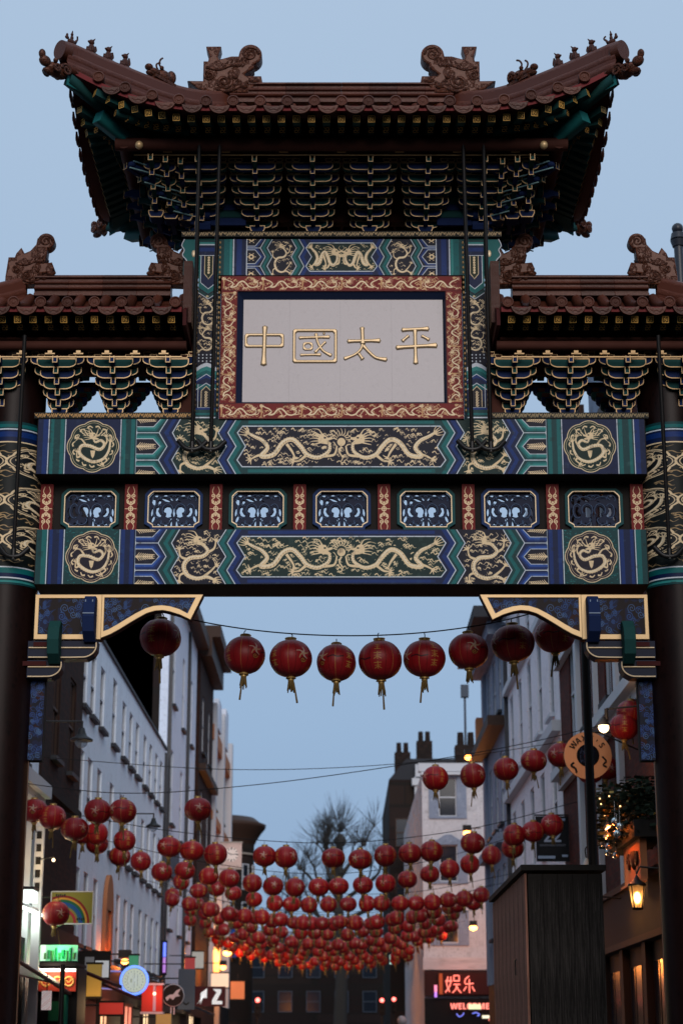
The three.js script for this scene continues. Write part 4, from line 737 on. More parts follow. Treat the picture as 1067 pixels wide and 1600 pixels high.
// left side
house('off white corner shop building with pilaster and moulded cornice beside the gate', { side: -1, x: -6, D0: 23, D1: 36.8, H: 10.8, wall: BM.white, wins: [[4, 6.8, 1, 2.2], [8, 6.8, 1, 2.2], [11.6, 6.8, 1, 2.2]], trims: [['cornice', 0, 13.8, 6.35, 6.6, .28, BM.trim], ['cornice', 0, 13.8, 6.2, 6.35, .16, BM.trim], ['pilaster', 12.6, 13.3, .1, 6.2, .12, BM.trim], ['shopfront', 0, 12.5, .1, 3.6, .1, BM.shopBlack]] });
house('dark brown brick house standing between two white buildings', { side: -1, x: -5.95, D0: 36.85, D1: 42.3, H: 13.6, wall: BM.brown, wins: [[1.6, 7.4, .9, 2.1], [3.9, 7.4, .9, 2.1], [1.6, 10.6, .9, 1.8], [3.9, 10.6, .9, 1.8]], near: BM.soot, sash: BM.timber, trims: [['string_course', 0, 5.4, 6.6, 6.75, .08, BM.soot], ['shopfront', 0, 5.4, .1, 4.0, .12, BM.shopBlack]] });
{
  const us = [42.4, 43.9, 45.64, 48.21, 50.44, 52.2, 53.91, 56.11, 57.88, 59.75, 61.4].map(d => d - 42.35 + .45), W = [];
  us.forEach((u, i) => { W.push([u, 9.28, .88, i === 3 ? 1.75 : 1.55, 'sash']); W.push([u, 6.5, .88, 1.78, 'sash', i < 5]); if (Math.abs(u - 5.9) > 1.3) W.push([u, 3.9, .85, 1.7, 'sash', i < 3]); });
  house('long white stucco house with three rows of narrow sash windows', { side: -1, x: -6, D0: 42.35, D1: 63.3, H: 11.42, wall: BM.white, wins: W, trims: [['parapet_cap', 0, 20.95, 11.42, 11.5, .06, BM.lead], ['shop_fascia', 0, 20.9, 2.7, 3.55, .5, BM.shopBlack], ['shopfront', 0, 20.9, .1, 2.7, .15, BM.shopBlack], ['niche_pilaster', 5.2, 5.6, 3.6, 5.0, .1, BM.terracotta], ['niche_pilaster', 6.3, 6.7, 3.6, 5.0, .1, BM.terracotta], ['niche_back', 5.6, 6.3, 3.6, 5.0, .04, BM.terracotta], ['drainpipe', 20.6, 20.72, 3.6, 11.3, .1, BM.pipe]] })[0]
    .add(Object.assign(shade(new THREE.Mesh(new THREE.CylinderGeometry(.75, .75, .1, 24, 1, false, -Math.PI / 2, Math.PI).rotateX(-Math.PI / 2).scale(1, 1.2, 1).translate(5.95, 5.0, .06), BM.terracotta)), { name: 'niche_arch' }));  // niche stone coloured orange to carry its lamplight
}
house('tall pale blue house with a dark brick party wall above the white roofline', { side: -1, x: -6, D0: 63.5, D1: 76, H: 17.6, wall: BM.pale, near: BM.soot, wins: [[2.2, 13.4, .95, 2.7], [6.2, 13.2, .95, 2.7], [10, 13.2, .9, 2.6], [2.2, 9.2, .9, 2.6], [6.2, 9.0, 1.0, 2.6], [10, 9, .9, 2.6], [2.2, 5.6, .9, 2], [6.2, 5.6, .9, 2], [10, 5.6, .9, 2]], trims: [['drainpipe', 8.0, 8.2, 3, 17.4, .12, BM.pipe], ['drainpipe', .3, .4, 3, 17, .12, BM.pipe], ['eaves', 0, 12.4, 17.6, 18.1, .5, BM.timber], ['shop_fascia', 0, 12.4, 2.8, 3.7, .5, BM.shopBlack], ['shopfront', 0, 12.4, .1, 2.8, .15, BM.shopBlack], ['apron_wall', 0, 5, 7.4, 8.6, .1, BM.slate]] });
house('brown timbered house with deep dark eaves beyond the pale blue house', { side: -1, x: -5.85, D0: 76.1, D1: 84, H: 18.2, wall: BM.brown, wins: [[2, 13.6, 1, 2.4], [5.6, 13.6, 1, 2.4], [2, 9.6, 1, 2.4], [5.6, 9.6, 1, 2.4]], near: BM.soot, trims: [['eaves', 0, 7.8, 18.2, 18.7, .8, BM.timber], ['eaves_moulding', 0, 7.8, 17.4, 18.2, .45, BM.timber], ['string_course', 0, 7.8, 12.6, 12.9, .3, BM.timber], ['shopfront', 0, 7.8, .1, 3.6, .3, BM.shopBlack]] });
house('ornate cream house with terracotta bands and stepped gable pieces', { side: -1, x: -6.05, D0: 84.1, D1: 98, H: 16.2, wall: BM.cream, wins: [[2, 12.6, .9, 2.2], [5, 12.6, .9, 2.2], [8, 12.6, .9, 2.2], [11, 12.6, .9, 2.2], [2, 8.8, .9, 2.4], [5, 8.8, .9, 2.4], [8, 8.8, .9, 2.4], [11, 8.8, .9, 2.4]], near: BM.cream, trims: [['terracotta_band', 0, 13.9, 15.2, 15.9, .25, BM.terracotta], ['terracotta_band', 0, 13.9, 11.6, 12.0, .25, BM.terracotta], ['pier', .2, 1.0, 3.6, 16.9, .35, BM.trim], ['pier', 6, 6.8, 3.6, 17.4, .35, BM.trim], ['pier', 12.6, 13.4, 3.6, 17, .35, BM.trim], ['gable_block', 3, 5, 16.2, 17.6, .25, BM.pale], ['gable_block', 8.5, 10.5, 16.2, 18.1, .25, BM.pale], ['stone_pier', 5, 6, .1, 6.2, .35, BM.cream], ['shopfront', 6.2, 13.8, .1, 3.6, .3, BM.shopBlack]] });
{ // turret house where the street bends
  const o = thing('turret_house', 'dark corner house with round turret and flaring cornice where the street bends', 'building', [-7.3, 0, -112]);
  part('wall', [new THREE.CylinderGeometry(2.1, 2.1, 14.2, 32).translate(0, 7.1, 0)], BM.soot, o);
  part('cornice', new THREE.LatheGeometry([[2.1, 13.3], [2.25, 13.6], [2.5, 14.0], [2.75, 14.3], [2.8, 14.5], [2.5, 14.6], [2.1, 14.9], [0, 15.0]].map(p => V2(...p)), 40), BM.timber, o);
  part('attic', box(1.7, 1.5, 1.7, -.3, 15.6, 0), BM.lead, o); part('gold_band', new THREE.TorusGeometry(2.14, .06, 6, 40).rotateX(Math.PI / 2).translate(0, 12.7, 0), BM.cream, o);
  for (let k = 0; k < 6; k++) for (const y of [8.4, 10.6]) { const a = -.1 + k * .5, g = sub('window', o, 2.12 * Math.sin(a), y, 2.12 * Math.cos(a)); g.rotation.y = a; mesh('frame', winGeo(.55, 1.5, 'plain').frame, BM.sash, g); mesh('pane', winGeo(.55, 1.5, 'plain').pane, BM.pane, g); }
  part('side_block', box(6, 13, 12, -2.5, 6.5, -7.5), BM.soot, o); part('blue_banner', box(.5, 1.6, .05, 1.0, 7.5, 2.2), std([.02, .07, .3], .6), o);
}
// right side
{
  const W = []; for (const u of [2.2, 4.6, 7.4, 10.2, 12.8]) { W.push([u, 7.9, .85, 2.3]); W.push([u, 10.3, .85, 1.6]); }
  house('red brick pub with white stone bands and dark timber front beside the gate', { side: 1, x: 5, D0: 27, D1: 42, H: 12.5, wall: BM.red, wins: W, near: BM.red, depth: 6, name: 'corner_pub', trims: [['stone_band', 0, 15, 7.4, 7.6, .28, BM.trim], ['stone_band', 0, 15, 7.2, 7.4, .12, BM.trim], ['stone_band', 0, 15, 9.95, 10.1, .14, BM.trim], ['eaves', 0, 15, 12.5, 12.75, .35, BM.timber], ['dormer', 5.5, 7.8, 12.75, 14.6, .1, BM.grey], ['chimney', 9.2, 10.4, 12.75, 14.4, .1, BM.brown], ['stone_pier', 5.75, 6.1, 3.9, 12.4, .1, BM.trim], ['stone_pier', 11.3, 11.65, 3.9, 12.4, .1, BM.trim], ['brick_pier', 0, .9, 3.9, 12.4, .12, BM.brown], ['fascia', 0, 15, 3.3, 4.1, .35, BM.shopBlack], ['pub_front', 0, 15, .1, 3.3, .2, BM.timber], ['fascia_moulding', 0, 15, 4.1, 4.2, .42, BM.timber], ['fascia_moulding', 0, 15, 3.2, 3.3, .4, BM.timber], ...[0, 2.4, 4.8, 7.2, 9.6, 12, 14.4].map(u => ['pilaster', u, u + .35, .1, 3.2, .32, BM.timber]), ...[.35, 2.75, 5.15, 7.55, 9.95, 12.35].flatMap(u => [['panel', u + .15, u + 1.0, .3, 1.1, .24, BM.shopBlack], ['panel', u + 1.1, u + 1.9, .3, 1.1, .24, BM.shopBlack], ['glazing', u + .15, u + .65, 1.35, 2.9, .215, BM.pane], ['glazing', u + .75, u + 1.3, 1.35, 2.9, .215, BM.pane], ['glazing', u + 1.4, u + 1.9, 1.35, 2.9, .215, BM.pane]]), ['drainpipe', 8.7, 8.8, 4.2, 12.4, .1, BM.trim]] });
}
{
  const W = []; for (const u of [1.6, 4.2, 6.8, 9.4, 12]) for (const [y, h] of [[3.7, 1.7], [6.2, 2.0], [9.2, 2.4], [12, 1.5]]) W.push([u, y, .95, h]);
  house('white stucco house with tall paired windows beside the red brick pub', { side: 1, x: 5, D0: 42.1, D1: 55.4, H: 14.2, wall: BM.pink, wins: W, sash: BM.trim, sill: BM.trim, near: BM.pink, trims: [['cornice', 0, 13.3, 14.2, 14.5, .4, BM.trim], ['string_course', 0, 13.3, 8.6, 8.85, .2, BM.trim], ['string_course', 0, 13.3, 11.8, 12, .15, BM.trim], ['drainpipe', 13.1, 13.25, 3, 14, .12, BM.pipe], ['shop_fascia', 0, 13.3, 2.7, 3.5, .4, BM.shopBlack], ['shopfront', 0, 13.3, .1, 2.7, .15, BM.shopBlack]] });
}
{
  const W = []; for (const u of [1.3, 3.4, 5.6]) for (const [y, h] of [[5, 2], [8.2, 2.2], [11.6, 2]]) W.push([u, y, 1, h]);
  house('blue grey house with stepped stone corner and flat dark roof cap', { side: 1, x: 4.9, D0: 55.5, D1: 63, H: 14.2, wall: BM.grey, wins: W, near: BM.pale, trims: [['roof_cap', -.6, 7.5, 14.2, 14.55, .9, BM.roof], ['cornice', 0, 7.5, 13.8, 14.2, .45, BM.grey], ['string_course', 0, 7.5, 11, 11.3, .5, BM.timber], ['string_course', 0, 7.5, 7.5, 7.8, .3, BM.grey], ['pier', 6.7, 7.4, 3.6, 13.8, .12, BM.grey], ['lamplit_panel', 6.8, 7.45, 11.4, 12.4, .34, BM.terracotta], ['shopfront', 0, 7.5, .1, 3.6, .06, BM.shopBlack]] });  // orange corner panel: warm lamplight on stone put into its colour
}
{ // corner house that faces up the street
  const x0 = 3.45, x1 = 9.5, L = x1 - x0, H = 13.1, o = thing('corner_house', 'white corner house with grey window surrounds and three chimney pots', 'building', [x0, 0, -80]);
  const wins = []; for (const x of [1.1, 3.7]) for (const [y, h] of [[11.2, 1.65], [8.45, 1.55], [5.9, 1.2]]) wins.push([x, y, .78, h]);
  part('front_wall', slab(poly([[0, 0], [L, 0], [L, H], [0, H]], wins.map(([x, y, w, h]) => [[x - w / 2, y], [x - w / 2, y + h], [x + w / 2, y + h], [x + w / 2, y]])), .28).translate(0, 0, -.28), BM.cool, o);
  for (const [x, y, w, h] of wins) { const g = winGeo(w, h, 'plain'), p = sub('window', o, x, y, -.15); mesh('frame', g.frame, BM.sash, p); mesh('pane', g.pane, BM.pane, p); mesh('sill', g.sill, BM.grey, p); part('surround', [slab(poly([[-w / 2 - .42, -.1], [w / 2 + .42, -.1], [w / 2 + .42, h + .12], [w / 2 + .1, h + .2], [.12, h + .42], [-.12, h + .42], [-w / 2 - .1, h + .2], [-w / 2 - .42, h + .12]], [[[-w / 2, .0], [-w / 2, h], [w / 2, h], [w / 2, .0]]]), .06).translate(0, 0, .153)], BM.grey, p); }
  const sw = []; for (let k = 0; k < 6; k++) for (const [y, h] of [[10.9, 1.7], [8.2, 1.6], [5.6, 1.4]]) sw.push([2 + k * 3.8, y, .9, h]);
  part('side_wall', slab(poly([[.3, 0], [24, 0], [24, H - .01], [.3, H - .01]], sw.map(([x, y, w, h]) => [[x - w / 2, y], [x - w / 2, y + h], [x + w / 2, y + h], [x + w / 2, y]])), .28).rotateY(Math.PI / 2).translate(0, 0, 0), BM.cool, o).rotation.set(0, 0, 0);
  for (const [x, y, w, h] of sw) { const g = winGeo(w, h, 'plain'), p = sub('window', o, .12, y, -x); p.rotation.y = -Math.PI / 2; mesh('frame', g.frame, BM.sash, p); mesh('pane', g.pane, BM.pane, p); }
  part('rear_block', box(L - .8, H - .1, 23, L / 2 + .3, (H - .1) / 2, -12.2), BM.soot, o);
  part('parapet', [box(L + .3, .35, .5, L / 2, H + .175, .0), box(L + .1, .12, .6, L / 2, H - .1, .05)], BM.trim, o);
  part('chimney_stack', box(1.4, .9, .9, 2.2, H + .8, -.9), BM.soot, o); for (const x of [1.75, 2.2, 2.65]) part('chimney_pot', new THREE.CylinderGeometry(.13, .16, .62, 12).translate(x, H + 1.55, -.9), BM.soot, o);
  part('fascia', box(L, 1.0, .35, L / 2, 4.25, .18), std([.03, .008, .008], .5), o); part('shopfront', box(L, 3.6, .2, L / 2, 1.85, .1), BM.shopBlack, o); part('stone_band', box(L + .1, .5, .3, L / 2, 5.05, .15), BM.cool, o);
}
{
  const o = thing('chimneyed_house', 'dark brick house with chimney stacks beyond the white corner house', 'building', [2.7, 0, -106]);
  part('wall', box(8, 16.4, 18, 4, 8.2, -9), BM.soot, o); part('roof', slab(poly([[0, 16.4], [8, 16.4], [7, 17.6], [1, 17.6]]), 18).translate(0, 0, -18), BM.roof, o);
  for (const [x, z, h] of [[.8, -.6, 1.6], [2.1, -1.5, 2.4], [1.2, -8, 2.2]]) part('chimney_stack', [box(.9, h, .9, x, 16.4 + h / 2, z), cyl(.14, .16, .6, x - .2, 16.7 + h, z), cyl(.14, .16, .6, x + .2, 16.7 + h, z)], BM.soot, o);
  part('stone_bay', [box(.9, 11, .5, 1.9, 11, .26), box(1.2, .4, .7, 1.9, 16.2, .3), box(.8, .8, .5, 1.9, 16.8, .26)], BM.trim, o);
  for (let k = 0; k < 3; k++) for (const y of [6.5, 9.5, 12.6]) { const p = sub('window', o, .8 + k * 2.4, y, .04); mesh('frame', winGeo(.9, 1.6, 'plain').frame, BM.timber, p); mesh('pane', winGeo(.9, 1.6, 'plain').pane, BM.pane, p); }
}
{
  const o = thing('theatre_block', 'long dark building closing the far end of the street', 'building', [0, 0, -150]);
  part('wall', box(46, 9.5, 10, 0, 4.75, -5), BM.soot, o); part('roof', box(46.4, .5, 10.4, 0, 9.75, -5), BM.roof, o);
  for (let k = 0; k < 11; k++) for (const y of [4.4, 7]) { const p = sub('window', o, -11 + k * 2.2, y, .04); mesh('frame', winGeo(1.1, 1.6, 'plain').frame, BM.slate, p); mesh('pane', winGeo(1.1, 1.6, 'plain').pane, BM.pane, p); }
}
{
  const o = thing('glass_block', 'pale blue grey office block low behind the bare tree', 'building', [-2, 0, -190]);
  part('wall', box(24, 13, 8, 0, 6.5, -4), BM.grey, o); part('roof_rail', [box(24, .2, .2, 0, 13.6, 0), box(24, .2, .2, 0, 14.2, 0)], BM.pale, o);
  for (let k = 0; k < 10; k++) for (const y of [9.3, 11.2]) part('window', box(1.6, 1.2, .06, -10.5 + k * 2.3, y + .6, .03), BM.pane, o);
}
// ---------------------------------------------------------------- lanterns
const lanternMap = tex(512, 256, (c) => {
  c.fillStyle = '#8a151b'; c.fillRect(0, 0, 512, 256);
  for (let i = 0; i < 900; i++) { c.fillStyle = `rgba(${rnd() < .5 ? '50,0,4' : '165,30,34'},${rr(.05, .16)})`; c.fillRect(rnd() * 512, rnd() * 256, rr(1, 4), rr(4, 26)); }
  for (let k = 0; k < 16; k++) { c.fillStyle = 'rgba(74,6,10,.85)'; c.fillRect(k * 32 - 1, 0, 2, 256); }
  const g = '#a8783c';
  for (const k of [0, 4, 8, 12]) { c.fillStyle = g; c.fillRect(k * 32 - 1.2, 0, 2.4, 256); }
  for (const x of [64, 320]) { for (let k = 0; k < 5; k++) { const a = -Math.PI / 2 + k * 1.2566; serp(c, [[x, 118], [x + 16 * Math.cos(a + .3), 118 + 16 * Math.sin(a + .3)], [x + 32 * Math.cos(a), 118 + 32 * Math.sin(a)]], t => 11 - 8 * t, k % 2 ? '#a8785c' : '#b08c80'); } c.fillStyle = '#5a0a10'; c.beginPath(); c.arc(x, 150, 14, 0, 7); c.fill(); curl(c, x, 150, 12, 1, g, 3); }
  for (const x of [192, 448]) for (const [y, s] of [[70, 0], [116, 1], [160, 2]]) { path(c, [[x - 13, y - 12], [x + 13, y - 12]], g, 4); path(c, [[x - 11, y], [x + 11, y]], g, 3.5); path(c, [[x, y - 18], [x, y + 16]], g, 4); path(c, s ? [[x - 13, y + 14], [x, y + 4], [x + 14, y + 14]] : [[x - 12, y + 14], [x + 12, y + 14]], g, 4); }
  for (const x of [128, 384]) { path(c, [[x - 34, 128], [x - 10, 122], [x + 10, 130], [x + 34, 124]], '#3c0a14', 6); }
});
const lanternGlobe = (() => {
  const pts = []; for (let k = 0; k <= 18; k++) { const a = -Math.PI / 2 + (k / 18) * Math.PI * .94 + .094; pts.push(V2(Math.max(.055, .25 * Math.cos(a) ** .86), .222 * Math.sin(a))); }
  const g = new THREE.LatheGeometry(pts, 32), p = g.attributes.position;
  for (let i = 0; i < p.count; i++) { const a = Math.atan2(p.getX(i), p.getZ(i)), q = 1 - .035 * Math.pow(Math.abs(Math.cos(a * 8)), 6); p.setX(i, p.getX(i) * q); p.setZ(i, p.getZ(i) * q); }
  g.computeVertexNormals(); return g;
})();
const LM = { silk: new THREE.MeshPhysicalMaterial({ color: 0xffffff, map: lanternMap, roughness: .45, specularIntensity: .55, sheen: .25, sheenColor: lin(.4, .05, .05), sheenRoughness: .5 }), gold: std([.42, .27, .09], .4, .5), cap: std([.03, .02, .015], .5), tassel: std([.13, .085, .03], .8), cord: std([.012, .012, .014], .8) };
const lanternParts = { top: merge([cyl(.062, .07, .035, 0, .222, 0, 16), new THREE.TorusGeometry(.062, .008, 5, 18).rotateX(Math.PI / 2).translate(0, .243, 0)]), hook: tube([[0, .24, 0], [.02, .28, 0], [0, .31, 0]], .006, 10, 4), base: merge([cyl(.05, .06, .035, 0, -.225, 0, 16), ball(.038, 0, -.255, 0)]), fringe: (() => { const q = []; for (let k = 0; k < 9; k++) { const a = k / 9 * 6.283; q.push(cone([.022 * Math.cos(a), -.27, .022 * Math.sin(a)], [.042 * Math.cos(a), -.37 - .02 * (k % 3), .042 * Math.sin(a)], .013, .008, 4)); } return merge(q); })(), cords: merge([cone([0, -.3, 0], [.01, -.56, .005], .008, .013, 5)]) };
function makeLantern(label, group) {
  const o = thing('red_lantern', label, 'lantern', [0, 0, 0], 0, group);
  mesh('globe', lanternGlobe, LM.silk, o); mesh('top_cap', lanternParts.top, LM.gold, o); mesh('hook', lanternParts.hook, LM.cord, o); mesh('base_cap', lanternParts.base, LM.gold, o); mesh('fringe', lanternParts.fringe, LM.tassel, o); mesh('tassel', lanternParts.cords, LM.tassel, o);
  return o;
}
const proto = makeLantern('', ''); scene.remove(proto); used.red_lantern = -1;
const silks = [[1, 1, 1], [.82, .8, .8], [1.15, 1.0, .98], [.92, 1.05, 1.0]].map(k => { const m = LM.silk.clone(); m.color = lin(...k); return m; });
function lantern(x, y, z, label, group, s = 1) {
  const o = proto.clone(); o.children[0].material = silks[Math.floor(rnd() * 4)]; if (rnd() < .12) o.remove(o.children[5]); else o.children[5].rotation.set(rr(-.12, .12), 0, rr(-.25, .25)); o.name = numbered('red_lantern'); o.userData = { label, category: 'lantern', group }; o.position.set(x, y, z); o.rotation.set(rr(-.12, .12), rr(0, 6.28), rr(-.12, .12)); o.scale.set(s * rr(.93, 1.04), s * rr(.9, 1.04), s * rr(.93, 1.04)); scene.add(o); return o;
}
function cable(pts, label, r = .008) { const o = single('lantern_cable', [tube(pts, r, 60, 5)], LM.cord, label, 'cable', 'cables strung across the street'); return o; }
const nth = ['first', 'second', 'third', 'fourth', 'fifth', 'sixth', 'seventh', 'eighth', 'ninth', 'tenth', 'eleventh', 'twelfth', 'thirteenth', 'fourteenth', 'fifteenth'];
[
  ['hung close behind the gate', 21.3, [[-2.11, 6.22], [-1.13, 6.03], [-0.59, 5.98], [-0.06, 5.95], [0.45, 5.96], [0.97, 6.00], [1.48, 6.07], [2.00, 6.16], [2.50, 6.27]], [[-3.4, 7.0], [-1.7, 6.44], [0, 6.26], [1.7, 6.4], [3.4, 6.9]]],
  ['paired beside the pub bulb', 30.5, [[4.79, 6.97], [4.66, 6.72]], null],
  ['on the cable past the pub sign', 34, [[4.56, 6.49], [4.84, 6.55], [4.02, 6.80], [3.52, 6.69], [3.01, 6.54], [2.40, 6.42], [1.72, 6.38], [-2.61, 5.80], [-3.98, 5.77], [-4.44, 5.77], [-4.83, 5.44], [-5.25, 5.66], [-5.6, 5.79]], [[-6, 6.3], [-4, 6.1], [-1.6, 6.25], [1.5, 6.68], [3.4, 7.02], [5, 7.4]]],
  ['alone before the rainbow sign', 35.2, [[-5.31, 4.03]], null],
  ['on the second cable beyond the gate', 39, [[-5.09, 5.92], [-4.51, 5.78], [-3.57, 5.64], [-3.10, 5.56], [-2.61, 5.49], [-1.59, 5.45], [-1.15, 5.43], [-0.17, 5.42], [0.39, 5.40], [0.91, 5.47], [1.42, 5.52], [1.87, 5.56], [2.72, 5.72], [3.59, 5.89], [3.98, 5.96], [4.38, 6.09]], [[-6, 6.4], [-3.5, 5.97], [-.2, 5.73], [2.7, 6.03], [5, 6.6]]],
  ['hung just behind the second cable', 41, [[-5.66, 6.14], [-5.34, 5.93], [-4.83, 5.65], [3.73, 5.83]], null],
  ['on the third cable beyond the gate', 45, [[-4.80, 5.93], [-4.29, 5.68], [-3.74, 5.71], [-3.17, 5.58], [-2.68, 5.53], [-2.12, 5.41], [-1.63, 5.35], [-1.11, 5.32], [-0.54, 5.32], [-0.07, 5.34], [0.51, 5.37], [1.05, 5.41], [1.57, 5.50], [2.10, 5.62], [2.58, 5.75], [3.07, 5.87], [3.58, 6.06]], [[-6, 6.5], [-3.2, 5.9], [-.4, 5.63], [2.1, 5.94], [5, 6.8]]],
  ['on the fourth cable beyond the gate', 53, [[-4.49, 6.13], [-4.01, 5.88], [-3.51, 5.95], [-3.03, 5.81], [-2.45, 5.65], [-1.87, 5.54], [-1.39, 5.51], [-0.91, 5.49], [-0.37, 5.51], [0.19, 5.51], [0.71, 5.53], [1.12, 5.54], [1.64, 5.53], [2.09, 5.54], [2.54, 5.56], [2.99, 5.63], [3.44, 5.67], [3.92, 5.77]], [[-6, 6.6], [-3, 6.1], [-.4, 5.82], [2.1, 5.86], [5, 6.4]]],
].forEach(([where, D, list, cab]) => {
  for (const [x, y] of list) lantern(x, y, -D + rr(-.08, .08), `red silk lantern ${where}`, `red lanterns ${where}`);
  if (cab) cable(cab.map(([x, y]) => [x, y, -D]), `thin black cable of lanterns ${where}`);
});
[57.5, 61, 65, 69, 73, 77, 81, 86, 91].forEach((D, i) => {
  const where = `on the ${nth[i + 4]} cable beyond the gate`, n = [17, 16, 18, 17, 15, 18, 16, 17, 18][i], l = -5.75 + rr(-.1, .25), r = 4.55 + rr(-.4, .1), sg = rr(.8, 1.1), dp = rr(-.12, .1), c = (x) => 5.36 + dp + rr(-.05, .05) + .95 * sg * Math.pow(Math.abs((x + .4) / 5.4), 1.9);
  for (let k = 0; k < n; k++) { const x = l + (r - l) * (k + .5) / n + rr(-.13, .13); lantern(x, c(x), -D, `red silk lantern ${where}`, `red lanterns ${where}`); }
  cable([-6, -3, -.4, 2.2, 5].map(x => [x, 5.68 + dp + .95 * sg * Math.pow(Math.abs((x + .4) / 5.4), 1.9), -D]), `thin black cable of lanterns ${where}`);
});
cable([[-6, 7.1, -36.2], [-2, 6.85, -36.2], [1.5, 7.0, -36.2], [5, 7.5, -36.2]], 'bare black cable slung between the white house and the pub', .007);
// ---------------------------------------------------------------- lamps, signs and street things
const glow = (color, e) => new THREE.MeshStandardMaterial({ color: lin(.5, .5, .5), emissive: color, emissiveIntensity: e, roughness: .6 });
function lamp(parent, x, y, z, color, power, r = .05) { const l = new THREE.PointLight(color, power, 0, 2); l.position.set(x, y, z); l.castShadow = true; l.shadow.radius = r / .02; parent.add(l); return l; }
const font = await new FontLoader().loadAsync('fonts/droid/droid_sans_bold.typeface.json');
function text(str, size, depth = .02) { const g = new TextGeometry(str, { font, size, depth, curveSegments: 3, bevelEnabled: false }); g.computeBoundingBox(); const b = g.boundingBox; return g.translate(-(b.min.x + b.max.x) / 2, -(b.min.y + b.max.y) / 2, 0); }
const WARM = 0xffb066, ORANGE = 0xff7a30;

// black bracket lamps on the left house fronts
for (const [x, y, z, w, label] of [[-4.64, 6.93, -33, 1.25, 'black dish street lamp on a wall arm beside the brick house'], [-5.02, 7.35, -50, .9, 'black dish street lamp on a wall arm before the white house']]) {
  const o = thing('wall_street_lamp', label, 'street lamp', [x, y, z], 0);
  part('shade', new THREE.LatheGeometry([[0, .2], [.05, .2], [.07, .12], [.1, .06], [.2, .0], [.205, -.03], [.19, -.02], [.09, .03], [0, .05]].map(p => V2(...p)), 28), M.iron, o);
  part('arm', [rod([0, .32, 0], [-w, .32, 0], .018), rod([0, .18, 0], [0, .33, 0], .02), box(.04, .3, .12, -w, .3, 0)], M.iron, o);
  part('glass_bowl', new THREE.SphereGeometry(.12, 20, 10, 0, 6.2832, Math.PI / 2, Math.PI / 2).scale(1, 1.2, 1).translate(0, -.02, 0), new THREE.MeshPhysicalMaterial({ color: lin(.7, .75, .8), transmission: .8, roughness: .2, thickness: 0 }), o);
}
// pub: bulbs, lanterns, round sign, planting
{
  const o = thing('globe_bulb_lamp', 'bright white globe bulb hanging beside the round pub sign', 'lamp', [4.22, 6.59, -29.7]);
  part('bulb', ball(.085, 0, 0, 0, 1, 1.05, 1, 18), glow(lin(1, .7, .38), 3), o); part('shade', new THREE.LatheGeometry([[.02, .16], [.05, .13], [.1, .05], [.13, .02], [.12, .02], [.045, .11], [.02, .13]].map(p => V2(...p)), 20), M.iron, o); part('stem', [cyl(.03, .03, .2, .05, .2, 0), rod([.05, .3, 0], [.75, .36, 0], .015)], M.iron, o);
  lamp(o, -.1, -.05, .2, 0xffc48a, 1.9, .13);
  const s = thing('round_pub_sign', 'round orange pub sign with black letters round a dark picture', 'sign', [4.145, 6.36, -31.2]);
  part('disc', cyl(.40, .40, .06, 0, 0, 0, 40).rotateX(Math.PI / 2), std([.5, .24, .12], .6), s); part('picture', cyl(.19, .19, .02, 0, 0, 0, 32).rotateX(Math.PI / 2).translate(0, 0, .034), std([.35, .35, .4], .95, 0, { map: tex(128, 128, c => { c.fillStyle = '#10131d'; c.fillRect(0, 0, 128, 128); for (let i = 0; i < 40; i++) serp(c, [[rr(20, 108), rr(20, 108)], [rr(20, 108), rr(20, 108)]], () => rr(1, 5), i % 3 ? '#1d2a44' : '#5a6c90'); serp(c, [[50, 70], [64, 84], [84, 80]], () => 5, '#7a2028'); }) }), s);
  part('bracket', [rod([0, .4, 0], [.9, .4, 0], .02), rod([.2, .4, 0], [.85, .1, 0], .014)], M.iron, s);
  const put = (str, a0, da, flip) => [...str].forEach((ch, i) => { const a = a0 + (i - (str.length - 1) / 2) * da; const g = text(ch, .1, .012).rotateZ(flip ? -a + Math.PI : -a).translate(.295 * Math.sin(a), .295 * Math.cos(a), .032); part('letter', g, M.black, s); });
  put("WAXY'S", 0, .38, false);
  part('scroll_mark', [tube([[.24, -.02, .036], [.3, -.1, .036], [.25, -.16, .036], [.31, -.2, .036]], .016, 14, 5), tube([[-.24, -.12, .036], [-.29, -.17, .036], [-.22, -.22, .036], [-.2, -.29, .036]], .018, 14, 5)], M.black, s);
}
function coachLantern(x, y, z, k, label, pw) {
  const o = thing('coach_lantern', label, 'lamp', [x, y, z]); o.scale.setScalar(k);
  part('roof', new THREE.LatheGeometry([[0, .3], [.02, .27], [.05, .22], [.13, .17], [.14, .14], [0, .14]].map(p => V2(...p)), 6), M.iron, o);
  const q = []; for (let i = 0; i < 4; i++) { const a = i * Math.PI / 2 + .785; q.push(rod([.12 * Math.cos(a), .14, .12 * Math.sin(a)], [.075 * Math.cos(a), -.16, .075 * Math.sin(a)], .008)); } q.push(cyl(.08, .06, .03, 0, -.17, 0, 4)); part('cage', q, M.iron, o);
  part('glass', new THREE.CylinderGeometry(.112, .07, .29, 4, 1, true).rotateY(.785 + .785).translate(0, -.01, 0), new THREE.MeshPhysicalMaterial({ color: lin(1, .8, .5), transmission: .9, roughness: .35, thickness: 0 }), o);
  part('flame_bulb', ball(.05, 0, -.02, 0, 1, 1.6, 1), glow(lin(1, .62, .25), 9), o);
  part('arm', [rod([0, .3, 0], [.05, .4, 0], .012), rod([.05, .4, 0], [.5, .36, 0], .014)], M.iron, o);
  lamp(o, 0, -.02, 0, WARM, pw, .05);
}
coachLantern(4.25, 3.72, -27.2, 1.05, 'lit coach lantern hanging under the orange pub fascia', .22);
coachLantern(4.1, 3.64, -31, .95, 'lit coach lantern beside the dark street pole', .3);
